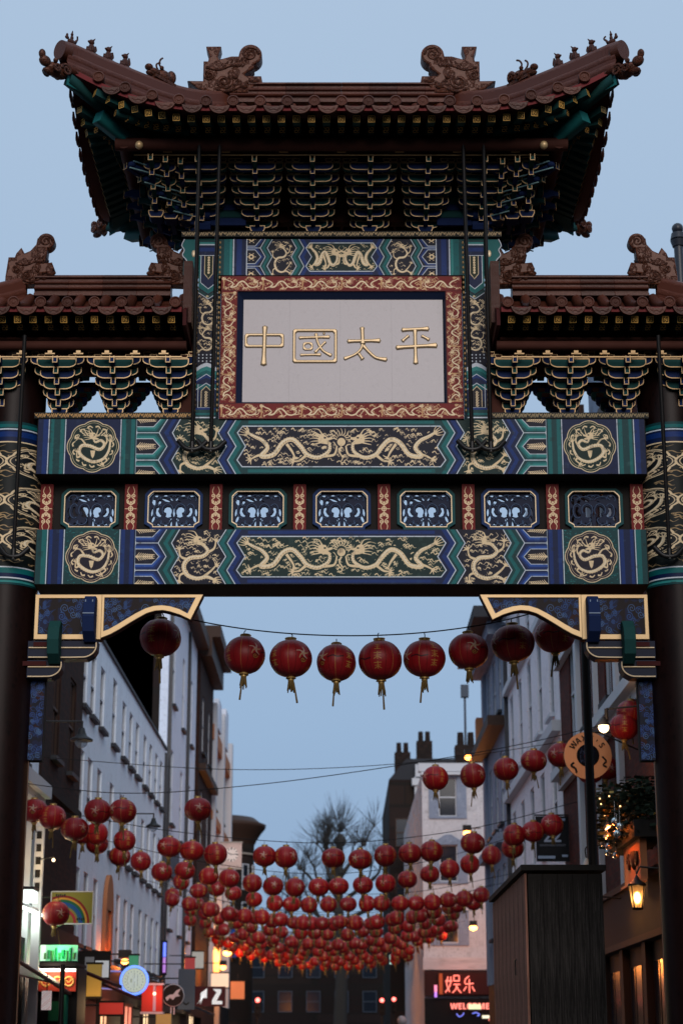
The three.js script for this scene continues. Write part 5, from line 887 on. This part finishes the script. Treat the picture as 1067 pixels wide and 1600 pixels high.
{
  const o = thing('gooseneck_lamp', 'small gooseneck lamp with glowing white shade on the pub front', 'lamp', [3.9, 4.38, -30]);
  part('shade', new THREE.LatheGeometry([[.02, .16], [.04, .12], [.1, -.02], [.09, -.02], [.03, .1]].map(p => V2(...p)), 18), std([.35, .42, .42], .4), o); part('bulb', ball(.075, -.03, -.06, 0), glow(lin(1, .75, .45), 4), o); part('neck', tube([[0, .15, 0], [.0, .32, 0], [.12, .36, 0], [.6, .3, 0]], .012, 20, 5), M.iron, o);
  lamp(o, -.03, -.15, .1, WARM, 1.0, .07);
  const f = thing('carved_fascia_panel', 'carved timber pub panel lit red orange above the coach lantern', 'panel', [4.3, 4.3, -28.2]);
  part('board', box(.1, .62, 1.6, .1, 0, 0), BM.terracotta, f); part('moulding', [box(.16, .05, 1.7, .06, .34, 0), box(.14, .05, 1.7, .06, .42, 0), box(.14, .04, 1.7, .06, -.33, 0)], BM.terracotta, f);
  part('carving', [ball(.12, .04, 0, .3, .5, 1.2, 1), ball(.09, .04, .06, .12, .5, 1, 1.2), spiralRelief(0, 0, .14, 0, 1, .02).rotateY(Math.PI / 2).translate(.03, 0, -.2), spiralRelief(0, .02, .12, 0, -1, .02).rotateY(Math.PI / 2).translate(.03, 0, .55)], BM.timber, f);
  const d = thing('picture_light', 'small spot lamp over the carved pub panel', 'lamp', [3.98, 4.82, -28.0]); part('tube', rod([0, 0, -.25], [0, 0, .25], .03), M.iron, d); part('bulb', rod([0, -.028, -.2], [0, -.028, .2], .014), glow(lin(1, .5, .2), 6), d); part('arm', rod([0, 0, 0], [.6, .1, 0], .012), M.iron, d); lamp(d, 0, -.08, 0, ORANGE, 2.4, .1);
}
function foliage(name, n, spread, size, parent, m) { const g = []; for (let i = 0; i < n; i++) { const l = new THREE.PlaneGeometry(size * rr(.6, 1.2), size * .5, 2, 1); l.rotateX(rr(0, 6)); l.rotateY(rr(0, 6)); const t = Math.pow(rnd(), .5), a = rr(0, 6.283), b = rr(-1, 1); l.translate(spread[0] * t * Math.cos(a), spread[1] * b, spread[2] * t * Math.sin(a)); g.push(l); } return part(name, g, m, parent); }
const leafMat = std([.014, .024, .014], .8, 0, { side: THREE.DoubleSide }), leafMat2 = std([.05, .06, .02], .7, 0, { side: THREE.DoubleSide });
{
  const o = thing('hanging_planter', 'dark bushy evergreen planter with silver baubles along the pub front', 'planter', [4.45, 5.05, -28.6]);
  foliage('foliage', 2600, [.5, .42, 1.5], .1, o, leafMat); part('trough', box(.5, .25, 2.8, .05, -.35, 0), M.black, o);
  const bauble = std([.65, .72, .72], .15, .8);
  for (const [x, y, z] of [[-.4, -.38, -.4], [-.35, -.45, -.2], [-.42, -.34, .2], [-.36, -.3, 1.1], [-.42, -.42, 1.2], [-.3, -.5, -.6], [-.2, -.56, -.5], [-.4, -.2, .9]]) part('bauble', [ball(.06, x, y, z), rod([x, y + .06, z], [x, y + .3, z], .006)], bauble, o);
  for (let i = 0; i < 14; i++) part('fairy_light_bulb', ball(.013, -.42 + rr(-.1, .12), rr(-.4, .35), rr(-1.3, 1.35)), glow(lin(1, .55, .2), 2.2), o);
  foliage('gold_garland', 90, [.5, .3, 1.3], .07, o, std([.4, .26, .06], .4, .5, { side: THREE.DoubleSide }));
}
{
  const s = thing('number_banner', 'black hanging banner with the number 22 in white', 'sign', [4.63, 6.05, -41.2]);
  part('cloth', box(.72, .98, .05, 0, 0, 0), std([.008, .009, .012], .6), s); part('numeral', text('22', .26, .012).translate(.0, .06, .026), std([.32, .37, .48], .6), s); part('word_line', [text('WARDOUR STREET', .048, .01).translate(0, -.14, .026)], std([.12, .13, .16], .6), s);
  part('white_bar', [box(.38, .06, .01, -.14, -.4, .03), box(.12, .05, .01, .26, -.37, .03), box(.1, .05, .01, .24, .42, .03)], std([.3, .38, .52], .6), s); part('pole', rod([-.38, .52, 0], [.5, .52, 0], .018), M.iron, s);
}
single('street_pole', [cyl(.055, .07, 7.5, 3.34, 3.75, -25), cyl(.1, .1, .8, 3.34, .4, -25)], std([.012, .008, .007], .5), 'slim dark red pole standing before the round pub sign', 'pole');
{ // the boarded kiosk
  const o = thing('boarded_kiosk', 'tall brown boarded kiosk with flat black roof standing in the road', 'kiosk', [2.34, 0, -24]), cols = [[.2, .1, .075], [.17, .083, .063], [.23, .115, .085]].map(c => std(0xffffff, .85, 0, { color: lin(c[0] / .2, c[1] / .2, c[2] / .2), map: tex(64, 512, (k) => { grain(64, 512, '124,124,124', .3, 700, 14)(k); }) }));
  const darkBoard = cols[0].clone(); darkBoard.color = lin(.09, .08, .075);  // front boards: darker copy of the side board material
  for (let k = 0; k < 24; k++) part('side_board', box(.03, 3.72 + rr(-.01, .01), .205, 0, 1.9, -.12 - k * .215), cols[k % 3], o);
  for (let k = 0; k < 5; k++) part('front_board', box(.185, 3.7, .03, .12 + k * .19, 1.9, .0), darkBoard, o);
  part('core', box(.9, 3.68, 5.1, .49, 1.86, -2.62), M.black, o);
  part('flat_roof', [slab(poly([[-.06, 3.79], [1.02, 3.79], [1.02, 3.86], [-.06, 3.86]]), 5.4).translate(0, 0, -5.32)], M.black, o);
  part('latch', [rod([-.03, 2.75, -1.4], [-.03, 2.55, -1.4], .008), rod([-.03, 2.75, -1.3], [-.03, 2.75, -1.55], .008)], M.iron, o);
}
// corner house neon
{
  const neonRed = glow(lin(1, .12, .07), 1.6), B = thing('neon_shop_sign', 'red neon sign of two Chinese characters on the corner shop fascia', 'sign', [5.2, 4.22, -79.55]);
  part('panel', box(2.6, .85, .08, .1, 0, 0), std([.035, .006, .006], .5), B);
  const st = (a) => a.map(p => tube(p.map(q => [q[0], q[1], .06]), .022, 12, 5));
  part('neon_character', st([[[-.78, .3], [-.84, 0], [-.72, -.32]], [[-.66, .3], [-.7, -.05], [-.9, -.34]], [[-.9, .12], [-.6, .12]], [[-.54, .34], [-.54, .12]], [[-.32, .34], [-.32, .12]], [[-.54, .34], [-.32, .34]], [[-.54, .12], [-.32, .12]], [[-.56, -.02], [-.28, -.02]], [[-.43, 0], [-.45, -.18], [-.6, -.36]], [[-.42, -.1], [-.34, -.26], [-.24, -.36]]]), neonRed, B);
  part('neon_character', st([[[.1, .32], [-.06, .2]], [[-.06, .2], [-.08, .02], [.28, .02]], [[.1, .2], [.1, -.36]], [[-.02, -.1], [-.14, -.28]], [[.2, -.1], [.32, -.3]]]), neonRed, B);
  part('side_tube', [rod([1.12, .36, .06], [1.12, -.36, .06], .05)], glow(lin(.6, .05, .03), .5), B); part('side_panel', box(.14, .84, .1, -1.08, 0, .0), std([.5, .14, .05], .5), B);
  const lp = new THREE.PointLight(0xff3018, .7); lp.position.set(-.3, 0, .6); lp.castShadow = true; B.add(lp);
  const Wl = thing('welcome_neon', 'red neon WELCOME sign in the corner shopfront', 'sign', [5.3, 3.33, -79.5]); part('neon_letters', text('WELCOME', .24, .03), glow(lin(1, .14, .09), 1.5), Wl); part('neon_curl', [tube([[-.55, -.3, 0], [-.45, -.42, 0], [-.3, -.36, 0], [-.25, -.26, 0]], .02, 14, 5), tube([[.1, -.3, 0], [.25, -.26, 0], [.4, -.34, 0], [.3, -.4, 0]], .02, 14, 5)], glow(lin(.03, .12, .9), 1), Wl);
  const A = thing('letter_neon', 'red neon letter A beside a small white light box', 'sign', [6.25, 2.95, -79.4]); part('neon_letter', text('A', .42, .04), glow(lin(1, .16, .1), 1.4), A); part('light_box', box(.3, .12, .06, -.3, -.05, 0), glow(lin(.8, .75, .5), 1), A); part('green_box', box(.5, .2, .06, -.75, .35, 0), glow(lin(.6, .7, .35), .9), A);
  const P = thing('barber_neon', 'small pink and violet neon tube on the corner shop edge', 'sign', [3.9, 3.95, -79.5]); part('pink_tube', rod([0, .22, 0], [0, -.05, 0], .06), glow(lin(.9, .15, .35), 1), P); part('violet_tube', rod([0, -.06, 0], [0, -.26, 0], .055), glow(lin(.35, .1, .8), 1), P);
}
// warm floodlights on the house fronts further along
function flood(label, x, y, z, dx, color, pw, r = .14) { const o = thing('flood_lamp', label, 'lamp', [x, y, z]); part('housing', box(.3, .2, .3, 0, .14, 0), M.iron, o); part('bulb', ball(r, 0, -.04, 0, 1, .7, 1), glow(new THREE.Color(color), 8), o); part('arm', rod([0, .14, 0], [dx, .14, 0], .02), M.iron, o); lamp(o, 0, -.1, 0, color, pw, r); }
flood('bright warm shop lamp on the cream house pier', -5.3, 5.95, -88.5, -.8, 0xff9a48, 55, .2);
flood('bright warm shop lamp before the white corner house', 5.3, 6.35, -76.5, -.0, 0xff9a48, 13, .16);
flood('warm lamp on the stone edge of the blue grey house', 4.55, 11.7, -66.4, .4, 0xff8a3a, 6);
flood('warm lamp low on the blue grey house corner', 4.5, 9.1, -67.2, .5, 0xff9a48, 8);
flood('warm shop lamp under the brown timbered house', -4.9, 4.9, -79, -.8, 0xff8c3c, 18, .14);
flood('warm lamp on the white house corner past the neon sign', 4.0, 5.6, -84, -.5, 0xff8c3c, 12, .14);
flood('warm lamp under the orange arch', -5.4, 3.75, -47.6, -.6, 0xff8038, 5, .1);
// left shops
{
  const k = thing('takeaway_kiosk', 'green lit takeaway kiosk with red sign and roundels below the rainbow board', 'kiosk', [-5.53, 0, -36.6]);
  part('body', [box(.95, 3.05, 1.2, 0, 1.6, -.75), box(.95, .06, 1.4, 0, 3.17, -.6)], BM.shopBlack, k);
  part('red_sign', box(.92, .36, .06, 0, 2.85, .0), std([.42, .045, .025], .5), k);
  for (let i = 0; i < 4; i++) part('gold_roundel', [new THREE.TorusGeometry(.085, .02, 6, 20).translate(-.33 + i * .22, 2.85, .035), tube([[-.38 + i * .22, 2.88, .04], [-.33 + i * .22, 2.83, .04], [-.28 + i * .22, 2.89, .04]], .014, 10, 4)], std([.7, .42, .12], .5), k);
  part('light_strip_lamp', box(.9, .05, .08, 0, 3.06, .05), glow(lin(1, .9, .8), 3), k); lamp(k, 0, 3.0, .3, 0xffe0c0, 2.0, .2);
  part('green_window_lamp', box(.8, .3, .04, .02, 3.4, -.35), glow(lin(.05, .3, .15), .55), k); for (let i = 0; i < 9; i++) part('hanging_bottle', cyl(.02 + (i % 3) * .008, .025, .12 + (i % 4) * .04, -.2 + i * .07, 3.34 + (i % 2) * .03, -.3, 8), std(i % 2 ? [.02, .09, .05] : [.12, .1, .05], .4), k);
  part('white_card', box(.18, .3, .02, -.28, 3.4, -.31), glow(lin(.6, .75, .62), .8), k);  // the card is no lamp but glows by its material
  part('green_post', rod([.3, .1, .1], [.3, 2.6, .1], .04), std([.01, .12, .08], .5), k); part('green_post', rod([-.4, .1, .1], [-.4, 2.6, .1], .04), std([.01, .12, .08], .5), k); part('menu_board', box(.3, .36, .03, .12, 2.3, .1), std([.01, .12, .05], .5), k);
  lamp(k, .1, 3.4, -.1, 0x40ff90, .8, .1);
  const stripe = thing('striped_box_sign', 'small red and white striped box sign under the takeaway awning', 'sign', [-5.42, 2.47, -35.3]); part('box', box(.16, .34, .16, 0, 0, 0), std(0xffffff, .5, 0, { map: tex(64, 128, c => { c.fillStyle = '#e6e0dc'; c.fillRect(0, 0, 64, 128); for (let i = -1; i < 3; i++) area(c, [[0, i * 56 + 40], [64, i * 56 - 10], [64, i * 56 + 16], [0, i * 56 + 66]], '#b02a2a'); }), emissive: lin(.25, .2, .2) }), stripe); part('hanger', rod([0, .17, 0], [0, .5, 0], .01), M.iron, stripe);
  single('awning_bar', [rod([-5.24, 3.0, -30.6], [-5.18, 2.52, -38.6], .035), slab(poly([[0, 0], [-.7, .4], [-.7, .43], [0, .03]]), 8).translate(-5.25, 2.75, -38.6)], std([.2, .1, .085], .6), 'faded pink awning edge sloping along the takeaway front', 'awning');
  const r = thing('rainbow_sign', 'projecting sign with a painted rainbow on yellow green', 'sign', [-5.13, 4.2, -36.1]);
  part('board', box(.78, .58, .06, 0, 0, 0), std(0xffffff, .55, 0, { map: tex(256, 192, c => { c.fillStyle = '#7c7a38'; c.fillRect(0, 0, 256, 192); c.fillStyle = '#4f7030'; c.beginPath(); c.arc(60, 190, 100, 0, 7); c.fill(); [['#7a2428', 170], ['#b88a3a', 156], ['#205c40', 144], ['#1c4a8c', 128], ['#235878', 112], ['#80763c', 100], ['#98303a', 88], ['#7c7a38', 70]].forEach(([f, q]) => { c.fillStyle = f; c.beginPath(); c.arc(70, 190, q, 0, 7); c.fill(); }); c.fillStyle = '#20242c'; for (const [x, y, w] of [[24, 12, 10], [38, 14, 8], [50, 12, 9], [64, 14, 7], [76, 12, 10], [160, 160, 10], [174, 158, 9], [188, 161, 8], [200, 158, 11]]) c.fillRect(x, y, w, 16); }) }), r);
  part('frame', [box(.8, .02, .08, 0, .3, 0), box(.8, .02, .08, 0, -.3, 0), box(.02, .58, .08, .4, 0, 0), box(.02, .58, .08, -.4, 0, 0)], BM.trim, r); part('arm', rod([-.4, .2, 0], [-.85, .2, 0], .02), M.iron, r);
  const t = thing('tube_light', 'slanting white fluorescent tube over the shop beside the gate', 'lamp', [-5.75, 4.08, -35.2]); part('light_tube', rod([-.12, .04, .8], [.1, -.04, -.7], .03), glow(lin(.95, 1, .9), 3), t); part('batten', rod([-.12, .09, .8], [.1, .01, -.7], .035), BM.trim, t); lamp(t, 0, -.1, 0, 0xf4ffe8, .9, .2);
  const t2 = thing('light_box', 'glowing white light box over the corner shop door', 'lamp', [-5.8, 4.32, -34.9]); part('light_panel', box(.3, .2, .6, 0, 0, 0), glow(lin(.85, .95, .88), 1.1), t2); part('casing', box(.34, .05, .64, 0, .13, 0), M.iron, t2);
  const sp = thing('striped_column', 'white column with black blocks beside the corner shop', 'column', [-5.72, 0, -35.6]); part('shaft', box(.16, 5.7, .16, 0, 2.85, 0), BM.trim, sp); for (let i = 0; i < 5; i++) part('black_block', box(.09, .14, .02, 0, 4.55 + i * .24, .09), M.black, sp); part('capital', box(.24, .1, .24, 0, 5.72, 0), BM.trim, sp); lamp(sp, .35, 5.0, .5, 0xffd8a0, 1.2, .1); part('bulb', ball(.032, .35, 5.0, .5), glow(lin(1, .7, .4), 3), sp); part('bulb_arm', rod([0, 5.05, .1], [.35, 5.05, .5], .01), M.iron, sp);
  const red = thing('red_neon_tube', 'upright red neon tube beside the gate column', 'sign', [-4.55, 1.9, -26.5]); part('neon_tube', [rod([0, .45, 0], [0, -1, 0], .04)], glow(lin(.5, .02, .07), .8), red); part('backing', box(.2, 1.6, .04, -.02, -.25, -.06), M.black, red);
  single('shop_post', [rod([-5.1, .1, -35.0], [-5.1, 3.1, -35.0], .045)], M.iron, 'thin black post before the takeaway sign', 'post');
}
{
  const b = thing('blue_ring_sign', 'round pale clock faced sign with a glowing blue ring', 'sign', [-4.76, 3.13, -44]);
  part('face', cyl(.27, .27, .08, 0, 0, 0, 40).rotateX(Math.PI / 2), std(0xffffff, .6, 0, { map: tex(256, 256, c => { c.fillStyle = '#b9bf9c'; c.fillRect(0, 0, 256, 256); c.fillStyle = '#20241f'; for (let i = 0; i < 18; i++) { const a = i / 18 * 6.283; c.fillRect(124 + 96 * Math.cos(a), 122 + 96 * Math.sin(a), 10, 10); } c.fillRect(66, 86, 124, 8); c.fillRect(110, 150, 40, 18); c.fillRect(48, 120, 60, 6); c.fillRect(140, 120, 66, 6); for (let i = 0; i < 26; i++) c.fillRect(50 + i * 6, 130 + (i % 3) * 8, 4, 5); path(c, [[84, 190], [128, 204], [172, 190]], '#20241f', 6); }), emissive: lin(.22, .24, .17) }), b);
  part('neon_ring', new THREE.TorusGeometry(.31, .028, 8, 44), glow(lin(.06, .2, .95), 1.3), b); part('bracket', [rod([-.3, .2, 0], [-1.2, .22, 0], .02), rod([-.3, -.2, 0], [-1.2, -.16, 0], .02)], glow(lin(.03, .08, .5), .5), b);  // bracket rods are given a blue glow like the ring
  const l = new THREE.PointLight(0x3a6cff, .12); l.position.set(0, 0, .35); l.castShadow = true; b.add(l);
  const k = thing('round_black_sign', 'round black shop sign with a white brush mark', 'sign', [-4.38, 2.96, -50]);
  part('disc', cyl(.27, .27, .06, 0, 0, 0, 36).rotateX(Math.PI / 2), M.black, k); part('rim', new THREE.TorusGeometry(.27, .02, 6, 40), BM.trim, k); part('brush_mark', [slab(poly([[-.2, -.06], [-.08, .02], [0, .02], [.08, .12], [.2, .17], [.12, .04], [.18, -.02], [.06, -.04], [0, -.12], [-.08, -.06], [-.16, -.14]]), .02).translate(0, 0, .03)], BM.trim, k); part('arm', rod([-.27, 0, 0], [-1.5, 0, 0], .02), M.iron, k); part('drop', [box(.03, .16, .02, -.05, -.38, 0), box(.03, .18, .02, .03, -.39, 0)], BM.trim, k);
  const w = thing('grey_panel_sign', 'blank blue grey upright sign panel behind the round black sign', 'sign', [-4.4, 3.25, -54.5]); part('panel', box(.48, 1.12, .08, 0, 0, 0), BM.slate, w); part('arm', rod([-.24, .3, 0], [-1.5, .3, 0], .02), M.iron, w); part('emblem', tube([[-.08, -.36, .05], [0, -.42, .05], [.08, -.36, .05]], .02, 10, 5), M.black, w);
  const z = thing('letter_sign', 'dark red sign with large white letter strokes', 'sign', [-4.1, 3.2, -60]); part('panel', box(.95, .6, .08, 0, 0, 0), std([.07, .01, .012], .5), z); part('white_stroke', [slab(poly([[.08, .22], [.34, .22], [.34, .12], [.2, -.14], [.38, -.14], [.38, -.24], [.06, -.24], [.06, -.12], [.2, .12]]), .02).translate(0, 0, .042)], std([.8, .8, .8], .5, 0, { emissive: lin(.25, .25, .25) }), z); part('white_stroke', [slab(poly([[-.4, -.24], [-.3, -.24], [-.3, .1], [-.1, .24], [-.1, -.05], [-.24, -.05]]), .02).translate(0, 0, .042)], std([.8, .8, .8], .5, 0, { emissive: lin(.25, .25, .25) }), z); part('arm', rod([-.48, .2, 0], [-1.8, .2, 0], .02), M.iron, z);
  const r = thing('red_box_sign', 'curved red shop box sign with grey stripe below the blue ring sign', 'sign', [-4.62, 2.8, -47]); part('box', box(.5, .62, .3, 0, 0, 0), std([.45, .05, .035], .5), r); part('stripe', box(.07, .6, .01, .06, 0, .16), std([.4, .42, .55], .5), r); part('rim', [box(.56, .05, .34, 0, .34, 0), box(.56, .05, .34, 0, -.34, 0)], BM.trim, r); part('arm', rod([-.25, .2, 0], [-1.3, .2, 0], .02), M.iron, r); lamp(r, .1, .1, .6, 0xff7050, .8, .08); part('bulb', ball(.04, .1, .1, .6), glow(lin(1, .5, .3), 3), r); part('bulb_arm', rod([.1, .34, .1], [.1, .12, .6], .008), M.iron, r);
  const p = thing('poster_board', 'black board with two plain white posters on the shop front', 'sign', [-5.4, 3.35, -42.2]); part('board', box(.8, .7, .06, -.1, 0, 0), M.black, p); part('poster', box(.3, .36, .01, .12, -.04, .036), std([.62, .66, .7], .6, 0, { emissive: lin(.12, .13, .14) }), p); part('poster', box(.2, .4, .01, -.16, .02, .036), std([.3, .32, .35], .6), p);  // one poster has a slight glow of its own
  const d = thing('blue_neon_strip', 'upright blue and violet neon strip on the dark shop edge', 'sign', [-5.75, 4.4, -62]); part('blue_tube', rod([0, .55, 0], [0, .1, 0], .05), glow(lin(.02, .1, .9), 1.2), d); part('violet_tube', rod([0, .08, 0], [0, -.4, 0], .05), glow(lin(.3, .05, .5), .8), d); part('backing', box(.2, 1.1, .04, -.02, .07, -.08), M.black, d);
  const c = thing('clock_sign', 'square pinkish clock sign projecting from the left house fronts', 'clock', [-4.4, 9.04, -75]);
  part('face', box(.84, 1.0, .16, 0, 0, 0), std(0xffffff, .6, 0, { map: tex(192, 224, k => { grain(192, 224, '204,178,168', .12, 1500)(k); k.fillStyle = '#ecdcd2'; k.beginPath(); k.arc(100, 104, 62, 0, 7); k.fill(); for (let i = 0; i < 12; i++) { const a = i * .5236; path(k, [[100 + 48 * Math.cos(a), 104 + 48 * Math.sin(a)], [100 + 58 * Math.cos(a), 104 + 58 * Math.sin(a)]], '#2a2226', i % 3 ? 7 : 12); } path(k, [[100, 104], [70, 92]], '#221c20', 7); path(k, [[100, 104], [146, 100]], '#221c20', 5); for (let i = 0; i < 90; i++) { const e = i % 2 ? rr(0, 22) : rr(196, 220); k.fillStyle = 'rgba(90,60,60,.5)'; k.fillRect(rr(0, 190), e, 4, 3); } }) }), c);
  part('frame', [box(.9, .05, .2, 0, .52, 0), box(.9, .05, .2, 0, -.52, 0)], BM.cream, c); part('arm', rod([-.42, .3, 0], [-1.6, .3, 0], .03), M.iron, c);
  for (const [x, y, zz, w, h, col, e, lb] of [[-5.3, 4.5, -83.5, .75, .65, [.8, .68, .5], .5, 'cream lit light box beside the stone pier'], [-4.55, 4.1, -84, .6, .8, [.62, .2, .08], .35, 'orange lit light box hanging by the stone pier'], [2.55, 5.9, -95, .3, .5, [.5, .8, .7], .7, 'pale green lit sign high on the far dark house']]) { const q = thing('light_box_sign', lb, 'sign', [x, y, zz]); part('lit_panel', box(w, h, .2, 0, 0, 0), std(col, .6, 0, { emissive: lin(...col.map(v => v * e)) }), q); part('edge', [box(w + .06, .05, .24, 0, h / 2, 0), box(w + .06, .05, .24, 0, -h / 2, 0)], M.black, q); part('arm', rod([0, h / 2, 0], [0, h / 2 + .3, 0], .02), M.iron, q); }
}
for (const [D, y, w, col, lb] of [[39.5, 2.35, 1.5, [1, .62, .3], 'added warm lit shopfront under the dark brick house'], [43.6, 2.2, 1.4, [1, .5, .25], 'added orange lit shopfront beneath the poster board'], [48.6, 2.2, 1.8, [1, .25, .15], 'added red lit shopfront beneath the orange arch'], [53, 2.2, 1.6, [1, .66, .35], 'added warm lit shopfront behind the round black sign'], [58, 2.2, 1.8, [1, .75, .5], 'added cream lit shopfront near the far end of the white house'], [69, 2.3, 2.2, [1, .7, .4], 'added warm lit shopfront under the pale blue house']]) {
  const o = thing('added_lit_shopfront', lb, 'shopfront', [-5.42, y, -D], Math.PI / 2); part('lit_pane', box(w, .9, .04, 0, 0, 0), glow(lin(...col), .55), o); part('frame', [box(w + .1, .08, .1, 0, .48, .0), box(w + .1, .08, .1, 0, -.48, 0), box(.07, .9, .1, -w / 2, 0, 0), box(.07, .9, .1, w / 2, 0, 0), box(.04, .9, .07, 0, 0, .01)], BM.timber, o); lamp(o, 0, .1, .5, new THREE.Color(...col), 1.6, .3);  // added glowing pane and lamp, for warm light along the dark shops
  part('awning', slab(poly([[0, 0], [.75, -.3], [.75, -.36], [0, -.06]]), w + .3).rotateY(-Math.PI / 2).translate(w / 2 + .15, .85, .05), std(D % 2 > 1 ? [.05, .012, .012] : [.02, .022, .03], .8), o);
}
for (const [x, y, z, w, hh, col, lb] of [[-5.2, 3.0, -40.3, .3, .7, [.34, .22, .05], 'tall amber light box on the dark brick house'], [-4.95, 2.45, -41.4, .5, .28, [.5, .04, .03], 'small red light box low beside the poster board'], [-5.0, 3.5, -46, .22, .6, [.06, .3, .16], 'narrow green light box under the white house windows'], [-4.8, 2.35, -52, .4, .4, [.45, .25, .08], 'square tan light box below the grey panel sign'], [-4.6, 3.9, -58, .3, .8, [.35, .05, .05], 'upright red light box above the letter sign'], [-5.0, 4.6, -66.5, .4, .6, [.4, .38, .34], 'pale light box on the pale blue house'], [-4.9, 3.3, -70, .6, .35, [.5, .2, .05], 'orange light box beneath the pale blue house']]) {
  const q = thing('hanging_light_box', lb, 'sign', [x, y, z]); part('lit_panel', box(w, hh, .14, 0, 0, 0), std(col, .6, 0, { emissive: lin(...col.map(v => v * .3)) }), q); part('edge', [box(w + .05, .04, .18, 0, hh / 2, 0), box(w + .05, .04, .18, 0, -hh / 2, 0)], M.black, q); part('arm', rod([-w / 2, hh / 4, 0], [-6 - x, hh / 4, 0], .018), M.iron, q);
}
// traffic lights and masts
for (const [x, y, z, lb] of [[-3.7, 3.7, -85, 'traffic light showing red by the cream house'], [2.0, 3.94, -95, 'traffic light showing red beside its twin at the far crossing'], [2.6, 4.0, -95.4, 'second traffic light showing red under the far dark house']]) {
  const o = thing('traffic_light', lb, 'traffic light', [x, 0, z]); part('pole', cyl(.06, .06, y, 0, y / 2, 0), M.iron, o); part('housing', box(.3, .9, .25, 0, y - .25, 0), M.black, o); part('red_lamp', ball(.1, 0, y, .13, 1, 1, .6), glow(lin(1, .1, .08), 5), o); for (const k of [1, 2]) part('dark_lamp', ball(.09, 0, y - k * .28, .12, 1, 1, .5), M.black, o);
}
{
  const o = thing('roof_mast', 'slim grey mast with a small boxed head on the corner house roof', 'mast', [5.5, 13.2, -82]); part('pole', cyl(.05, .06, 3.6, 0, 1.8, 0), BM.slate, o); part('head', [box(.34, .55, .34, 0, 3.8, 0)], BM.slate, o);
  const p = thing('finial_post', 'tall dark post with ball finial rising beside the gate wing roof', 'post', [5.12, 0, -26]); part('shaft', cyl(.07, .09, 13.35, 0, 6.67, 0), BM.pipe, p); part('collar', [cyl(.12, .09, .1, 0, 13.38, 0), cyl(.1, .12, .1, 0, 13.5, 0)], BM.pipe, p); part('ball', ball(.09, 0, 13.63, 0), BM.pipe, p);
  const g = thing('globe_post_lamp', 'unlit grey globe lamp on a thin post before the corner house', 'lamp', [2.45, 0, -78]); part('post', cyl(.05, .06, 2.6, 0, 1.3, 0), M.iron, g); part('globe', ball(.2, 0, 2.72, 0), std([.25, .24, .25], .3), g);
}
// the bare pollarded plane tree
{
  const o = thing('bare_tree', 'bare pollarded plane tree with bursts of fine twigs above the far roofs', 'tree', [-.2, 0, -132]), trunk = [], limbs = [], twigs = [];
  const barkMat = std([.045, .042, .04], .9), S = (a, b, r0, r1) => cone(a, b, r0, r1, 6);
  trunk.push(S([0, 0, 0], [.2, 6.5, 0], .6, .46), S([.2, 6.5, 0], [.0, 11.5, .1], .46, .36), S([.0, 11.5, .1], [.12, 16.2, 0], .36, .24));
  const burst = (p, n, len, up) => { for (let i = 0; i < n; i++) { const a = rr(0, 6.283), e = rr(.25, 1.5), l = len * rr(.55, 1.1); let q = p, d = [Math.cos(a) * Math.cos(e), Math.sin(e) * up, Math.sin(a) * Math.cos(e)]; for (let k = 0; k < 2; k++) { const r = [q[0] + d[0] * l / 2, q[1] + d[1] * l / 2 + .1, q[2] + d[2] * l / 2]; twigs.push(cone(q, r, k ? .012 : .018, k ? .005 : .012, 3)); if (!k) for (const w of [-.35, .35]) twigs.push(cone(r, [r[0] + (d[0] * Math.cos(w) - d[2] * Math.sin(w)) * l * .42, r[1] + d[1] * l * .45, r[2] + (d[2] * Math.cos(w) + d[0] * Math.sin(w)) * l * .42], .01, .004, 3)); q = r; d = [d[0] + rr(-.2, .2), d[1] + .15, d[2] + rr(-.2, .2)]; } } };
  const limb = (p, dir, len, r, lvl) => {
    let q = p, d = V3(...dir).normalize(); const steps = 5;
    for (let k = 0; k < steps; k++) { const n = [q[0] + d.x * len / steps, q[1] + d.y * len / steps, q[2] + d.z * len / steps], ra = r * (1 - k * .13), rb = r * (1 - (k + 1) * .13); limbs.push(S(q, n, ra, rb)); q = n; d.add(V3(rr(-.35, .35), rr(-.1, .4), rr(-.35, .35))).normalize(); if (lvl && k && rnd() < .75) limb(q, [d.x + rr(-1, 1), d.y + rr(-.1, .6), d.z + rr(-1, 1)], len * .5, r * .55, lvl - 1); if (k > 1) burst(q, 2, 1.0, .8); }
    limbs.push(ball(r * .95, ...q, 1, 1, 1, 8)); burst(q, lvl ? 26 : 16, 1.9, 1);
  };
  burst([.1, 16.3, 0], 60, 2.5, 1); limbs.push(ball(.45, .1, 15.7, 0, 1, 1, 1, 8));
  for (const [y, a, e, l] of [[10.6, 3.0, .62, 4.4], [12.4, 2.75, .75, 3.4], [9.6, 3.3, .28, 4.6], [11.4, .2, .62, 4.2], [10.2, -.3, .3, 4.6], [13.2, .5, .9, 2.9], [9.0, .1, .22, 4.4], [8.6, 3.1, .18, 4.2], [12.6, 1.5, .7, 2.6], [11, -1.5, .6, 2.8], [14.0, 3.5, .85, 2.2]]) limb([.12, y, 0], [Math.cos(a) * Math.cos(e), Math.sin(e), Math.sin(a) * Math.cos(e)], l, .2, 1);
  part('trunk', trunk, barkMat, o); part('limbs', limbs, barkMat, o); part('twigs', twigs, barkMat, o).userData.kind = 'stuff';
}
renderer.render(scene, camera);
